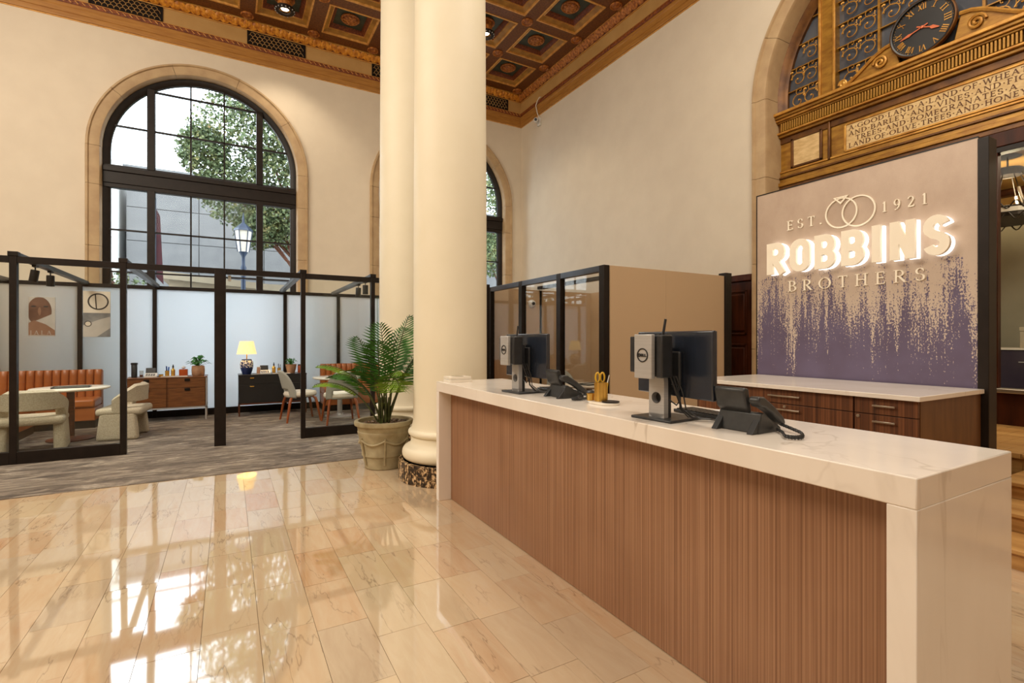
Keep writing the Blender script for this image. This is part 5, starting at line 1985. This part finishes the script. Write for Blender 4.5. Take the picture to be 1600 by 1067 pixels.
for s in (-1, 1):
    c = (s * .015 - .006, 0, .125)
    ring_ = [(c[0] + .012 * math.cos(a), .004 * s, c[2] + .028 * math.sin(a)) for a in [2 * PI * i / 20 for i in range(21)]]
    MB().tube(ring_, .0052, 8).build('handle_loop', M['yellow'], sz, smooth=True)
    MB().tube([(-s * .004 - .002, .004 * s, 0), (s * .011 - .006, .004 * s, .098)], .004, 6).build('blade', M['silver'], sz)
pn_ = thing('marker_pen', 'yellow marker pen leaning in the gold holder', 'pen', (1.945, 2.318, CT + .03))
MB().tube([(.0, .0, 0), (.010, -.012, .095)], .006, 10).build('pen_barrel', M['yellow'], pn_)
MB().tube([(.010, -.012, .095), (.016, -.020, .14)], .0035, 10, .002).build('pen_tip', M['white'], pn_)

# ================================================================== CEILING LIGHTS, CAMERA


def down_light(label, x, y):
    t = thing('ceiling_light', label, 'ceiling light', (x, y, 7.95))
    MB().lathe([(.13, .05), (.13, .38), (.16, .40)], n=32, cap=False).build('housing', M['rosette'], t, smooth=True)
    MB().lathe([(.10, .012), (.11, -.01), (.16, -.015), (.185, .0), (.19, .03), (.17, .05), (.13, .05), (.115, .03)], n=36, cap=False).build('trim_ring', M['bronze_dark'], t, smooth=True)
    o = MB().lathe([(.07, .035), (.07, .04), (.001, .041)], n=24).build('lamp', M['lampglow'], t)
    MB().lathe([(.13, .045), (.13, .055), (.07, .055), (.07, .045)], n=24, cap=False).build('baffle', M['gilt_light'], t, smooth=True)
    mb = MB()
    for k in range(16):
        a = k * PI / 8
        mb.ell((.175 * math.cos(a), .175 * math.sin(a), -.005), .014, .014, .012, 8, 4)
    mb.build('beads', M['silver'], t)
    d = bpy.data.lights.new('down_light', 'SPOT')
    d.energy, d.color, d.spot_size, d.spot_blend, d.shadow_soft_size = 120, (1, .85, .64), 1.9, .6, .08
    l = bpy.data.objects.new('down_light', d)
    COL.objects.link(l)
    l.parent = t
    l.location = (0, 0, -.02)


down_light('ornate round ceiling downlight left of the columns', .972, 10.85)
down_light('ornate round ceiling downlight right behind the column', 4.79, 9.6)
sc_ = thing('security_camera', 'white security camera under the cornice at the wall corner', 'camera', (WX, 11.04, 7.12))
MB().box(-.06, 0, -.06, .06, -.10, .10).build('mount_box', M['white'], sc_, bevel=.01)
MB().tube([(-.05, 0, -.02), (-.12, .03, .02)], .02, 10).build('arm', M['white'], sc_)
MB().lathe([(.05, 0), (.055, .02), (.055, .16), (.045, .18)], n=20).xf(Matrix.Translation((-.10, .02, .02)) @ Matrix.Rotation(.9, 4, 'Z') @ Matrix.Rotation(-PI / 2 - .2, 4, 'Y')).build('camera_body', M['white'], sc_, smooth=True)
MB().lathe([(.036, .175), (.036, .188), (.002, .19)], n=20).xf(Matrix.Translation((-.10, .02, .02)) @ Matrix.Rotation(.9, 4, 'Z') @ Matrix.Rotation(-PI / 2 - .2, 4, 'Y')).build('lens', M['black_gloss'], sc_)
MB().tube([(-.03, .0, .1), (-.08, .02, .25), (-.12, .02, .42), (-.11, -.05, .52), (-.11, -.12, .56), (-.11, -.2, .55)], .012, 6).build('cable', M['candle'], sc_, smooth=True)

# ================================================================== ROOM BEYOND: chandelier, cabinet, boxes
ch = thing('chandelier', 'iron ring chandelier with candle lights beyond the doorway', 'chandelier', (9.6, 2.72, 3.12))
MB().lathe([(.48, .02), (.50, .0), (.50, .13), (.48, .14), (.46, .13), (.46, .0)], n=40).build('lower_ring', M['iron'], ch)
MB().lathe([(.503, .05), (.508, .05), (.508, .11), (.503, .11)], n=40, cap=False).build('ring_band', M['candle'], ch)
MB().lathe([(.15, .66), (.17, .64), (.17, .72), (.15, .74), (.13, .72), (.13, .64)], n=28).build('upper_ring', M['iron'], ch)
MB().lathe([(.15, .905), (.11, .925), (.02, .93)], n=24).build('ceiling_plate', M['iron'], ch)
MB().tube([(0, 0, .72), (0, 0, .92)], .012, 8).build('chain', M['iron'], ch)
for k in range(10):
    a = k * PI / 5
    MB().tube([(.47 * math.cos(a), .47 * math.sin(a), .12), (.15 * math.cos(a), .15 * math.sin(a), .68)], .008, 6).build('rod', M['iron'], ch)
    MB().tube([(.44 * math.cos(a), .44 * math.sin(a), .15), (.31 * math.cos(a), .31 * math.sin(a), .40)], .016, 8).build('candle', M['candle'], ch)
for k in range(5):
    a = k * 2 * PI / 5 + .4
    MB().ell((.45 * math.cos(a), .45 * math.sin(a), .16), .025, .025, .03, 10, 6).build('bulb', M['lampglow'], ch)
for k in range(18):
    a = k * PI / 9
    mb = MB().tube([(.51 * math.cos(a + q), .51 * math.sin(a + q), .14 + .05 * math.sin(q * 18)) for q in (0, .05, .1, .15, .2, .25, .3, .35)], .009, 5)
    mb.tube([(.51 * math.cos(a + q), .51 * math.sin(a + q), -.01 - .05 * math.sin(q * 18)) for q in (0, .05, .1, .15, .2, .25, .3, .35)], .009, 5)
    mb.build('rim_scroll', M['iron'], ch)
cl_ = bpy.data.lights.new('chandelier_glow', 'POINT')
cl_.energy, cl_.color, cl_.shadow_soft_size = 45, (1, .80, .50), .15
cl_o = bpy.data.objects.new('chandelier_glow', cl_)
COL.objects.link(cl_o)
cl_o.parent = ch
cl_o.location = (0, 0, .25)

cb = thing('storage_cabinet', 'dark glossy plum cabinet row beyond the doorway glass', 'cabinet', (9.9, .4, PZ))
MB().box(0, .55, 0, 3.2, 0, .78).build('carcass', M['purple_dark'], cb)
MB().box(-.03, .58, -.02, 3.22, .78, .81).build('top', M['whitetop'], cb)
for k in range(6):
    dr = MB().box(-.018, 0, k * .533 + .01, (k + 1) * .533 - .01, .05, .77).build('door', M['purple_dark'], cb, bevel=.003)
    MB().box(-.03, -.018, k * .533 + .05, k * .533 + .15, .60, .612).build('handle', M['silver'], dr)
for (y, w, h, m_, lab) in ((2.55, .28, .30, 'cardboard', 'beige storage box at the left end of the plum cabinet'), (2.22, .26, .40, 'walnut_dark', 'brown storage box between two paler boxes on the plum cabinet'), (1.90, .30, .40, 'cardboard', 'taller beige storage box on the plum cabinet')):
    b = thing('storage_box', lab, 'box', (10.1, y, PZ + .81))
    MB().box(-.15, .15, -w / 2, w / 2, 0, h - .06).build('box', M[m_], b, bevel=.004)
    MB().box(-.155, .155, -w / 2 - .005, w / 2 + .005, h - .06, h).build('lid', M[m_], b, bevel=.004)
    MB().box(-.156, -.15, -.03, .03, .06, .10).build('label_holder', M['black_metal'], b)
pr = thing('printer', 'black office printer lying on the boxes beyond the doorway', 'printer', (10.1, 2.05, PZ + 1.21))
MB().box(-.14, .14, -.27, .27, 0, .10).build('printer_body', M['blackplastic'], pr, bevel=.01)
MB().box(-.18, -.14, -.2, .2, .03, .04).build('paper_tray', M['paper'], pr)

# ================================================================== OUTSIDE
struct(MB().box(-30, 40, 12.4, 40, -.3, -.02).build('ground_street', M['asphalt']), 'street outside the arched windows')


def ext_building(name, label, x0, x1, y, h, mat, courses=True, deep=6):
    t = thing(name, label, 'building', ((x0 + x1) / 2, y, -.02))
    w = x1 - x0
    MB().box(-w / 2, w / 2, .06, deep, 0, h).build('wall', M[mat], t)
    if courses:
        n = int(h / 1.4)
        m = max(1, int(w / 2.4))
        s0 = None
        for j in range(n):
            for i in range(m):
                bw = w / m
                if s0 is None:
                    s0 = MB().box(-bw / 2 + .015, bw / 2 - .015, 0, .08, .015, 1.385).build('stone_slab', M[mat], t)
                    s0.location = (-w / 2 + bw * (i + .5), 0, j * 1.4)
                else:
                    inst(s0, t, (-w / 2 + bw * (i + .5), 0, j * 1.4))
        MB().box(-w / 2 - .1, w / 2 + .1, -.15, .4, n * 1.4, n * 1.4 + .3).build('parapet', M[mat], t)
    return t


ext_building('stone_building', 'grey stone building across the street behind the tree', -3.7, 22, 26, 8.4, 'ext_stone')
ext_building('sunlit_facade', 'near-white block standing in for the sunlit part of the facade at far left', -16, -3.95, 25.6, 8.4, 'ext_sunlit')  # separate block whose pale colour paints in the sunlit end of the facade
lb = thing('low_building', 'low tan building with dark window across the street', 'building', (.5, 21, -.02))
MB().box(-2.3, 3.2, 0, 3, 0, 3.55).build('wall', M['ext_tan'], lb)
MB().add([(-2.5, -.3, 3.55), (3.4, -.3, 3.1), (3.4, 3, 3.1), (-2.5, 3, 3.55), (-2.5, -.3, 3.8), (3.4, -.3, 3.3), (3.4, 3, 3.5), (-2.5, 3, 4.0)], [(3, 2, 1, 0), (4, 5, 6, 7), (0, 1, 5, 4), (1, 2, 6, 5), (2, 3, 7, 6), (3, 0, 4, 7)]).build('roof', M['ext_tan'], lb)
for x in (-1.2, 0.0, 1.2):
    w = MB().box(x - .45, x + .45, -.05, .02, 1.8, 3.0).build('window', M['slate_glass'], lb)
    MB().box(x - .02, x + .02, -.07, -.04, 1.8, 3.0).build('window_bar', M['white'], w)


def tree(label, loc, blobs, nleaf, seed, lsz=.13):
    rnd = random.Random(seed)
    t = thing('street_tree', label, 'tree', loc)
    MB().tube([(0, 0, 0), (.05, 0, 1.5), (0, .1, 3.0), (-.15, 0, 4.6), (-.3, 0, 6.5)], [.22, .19, .16, .12, .05], 10).build('trunk', M['walnut_dark'], t, smooth=True)
    for k, (cx, cy, cz, r, rz_) in enumerate(blobs):
        MB().tube([(0, .05, 2.6 + .2 * k), (cx * .5, cy * .5, cz * .5 + 1.6), (cx, cy, cz)], .07, 6, .015).build('branch', M['walnut_dark'], t, smooth=True)
    mb = MB()
    for k in range(nleaf):
        cx, cy, cz, r, rz_ = blobs[rnd.randrange(len(blobs))]
        while True:
            p = Vector((rnd.uniform(-1, 1), rnd.uniform(-1, 1), rnd.uniform(-1, 1)))
            if .25 < p.length < 1:
                break
        p = Vector((cx + p.x * r, cy + p.y * r, cz + p.z * rz_))
        d = Vector((rnd.gauss(0, 1), rnd.gauss(0, 1), rnd.gauss(0, .6) - .5)).normalized()
        s = d.cross(Vector((rnd.gauss(0, 1), rnd.gauss(0, 1), rnd.gauss(0, 1)))).normalized()
        L = lsz * rnd.uniform(.6, 1.3)
        a, b = p - d * L / 2, p + d * L / 2
        m_ = p + d.cross(s) * L * .12
        mb.add([a, m_ + s * L * .4, b, m_ - s * L * .4], [(0, 1, 2), (0, 2, 3)])
    o = mb.build('foliage', M['tree_leaf'], t)
    o['kind'] = 'stuff'
    return t


tree('big leafy street tree outside the arched window', (2.6, 19, -.02), [(-2.3, 0, 8.2, 1.5, 1.4), (-1.2, .3, 8.7, 1.5, 1.5), (-2.4, 0, 6.3, 1.1, 1.1), (-1.1, 0, 6.5, 1.3, 1.5), (-.2, 0, 7.6, 1.5, 1.8), (-3.3, .2, 7.6, .8, .9), (-1.7, 0, 5.2, .8, .7), (-.4, .2, 5.4, 1.0, .9), (.8, 0, 8, 1.4, 1.6), (-2.0, 0, 10.1, 1.5, 1.2), (-.5, 0, 10, 1.6, 1.5)], 26000, 3, .12)
tree('street tree seen past the column through the second window', (12.2, 22, -.02), [(-1.0, 0, 7.5, 1.6, 2.0), (-.2, 0, 9.4, 1.7, 1.6), (.9, 0, 7.8, 1.5, 1.6), (-1.2, 0, 5.6, 1.2, 1.1)], 8000, 8, .16)
tree('low bright green tree beyond the sunlit facade corner', (-3.0, 18, -.02), [(-.6, 0, 2.6, .9, .8), (.3, 0, 2.7, .9, .75), (-1.2, 0, 2.2, .8, .8), (.9, 0, 2.3, .7, .7)], 2600, 9, .12).children[0]
sl = thing('street_lamp', 'blue iron street lamp outside the arched window', 'street lamp', (.405, 17.8, -.02))
MB().lathe([(.2, 0), (.2, .3), (.12, .4), (.10, .9), (.07, 1.0), (.065, 3.6), (.09, 3.7), (.05, 3.8), (.05, 4.05), (.13, 4.2)], n=20).build('post', M['lamp_iron'], sl, smooth=True)
MB().lathe([(.15, 4.2), (.24, 4.85)], n=6, cap=False).build('lantern_glass', M['candle'], sl)
mb = MB()
for k in range(6):
    a = k * PI / 3
    mb.tube([(.155 * math.cos(a), .155 * math.sin(a), 4.2), (.25 * math.cos(a), .25 * math.sin(a), 4.87)], .018, 6)
mb.build('lantern_frame', M['lamp_iron'], sl)
MB().lathe([(.28, 4.85), (.25, 4.92), (.10, 5.06), (.04, 5.12), (.03, 5.25), (.01, 5.42)], n=6).build('lantern_roof', M['lamp_iron'], sl)
bn = thing('street_banner', 'narrow dark red banner on a pole outside the window', 'banner', (-1.78, 17, -.02))
MB().tube([(0, 0, 0), (0, 0, 5.4)], .035, 10).build('pole', M['lamp_iron'], bn)
MB().add([(.03, 0, 3.2), (.20, 0, 3.0), (.12, 0, 4.9), (.03, 0, 5.1), (.03, .012, 3.2), (.20, .012, 3.0), (.12, .012, 4.9), (.03, .012, 5.1)], [(0, 1, 2, 3), (7, 6, 5, 4), (0, 4, 5, 1), (1, 5, 6, 2), (2, 6, 7, 3), (3, 7, 4, 0)]).build('cloth', M['red_cloth'], bn)
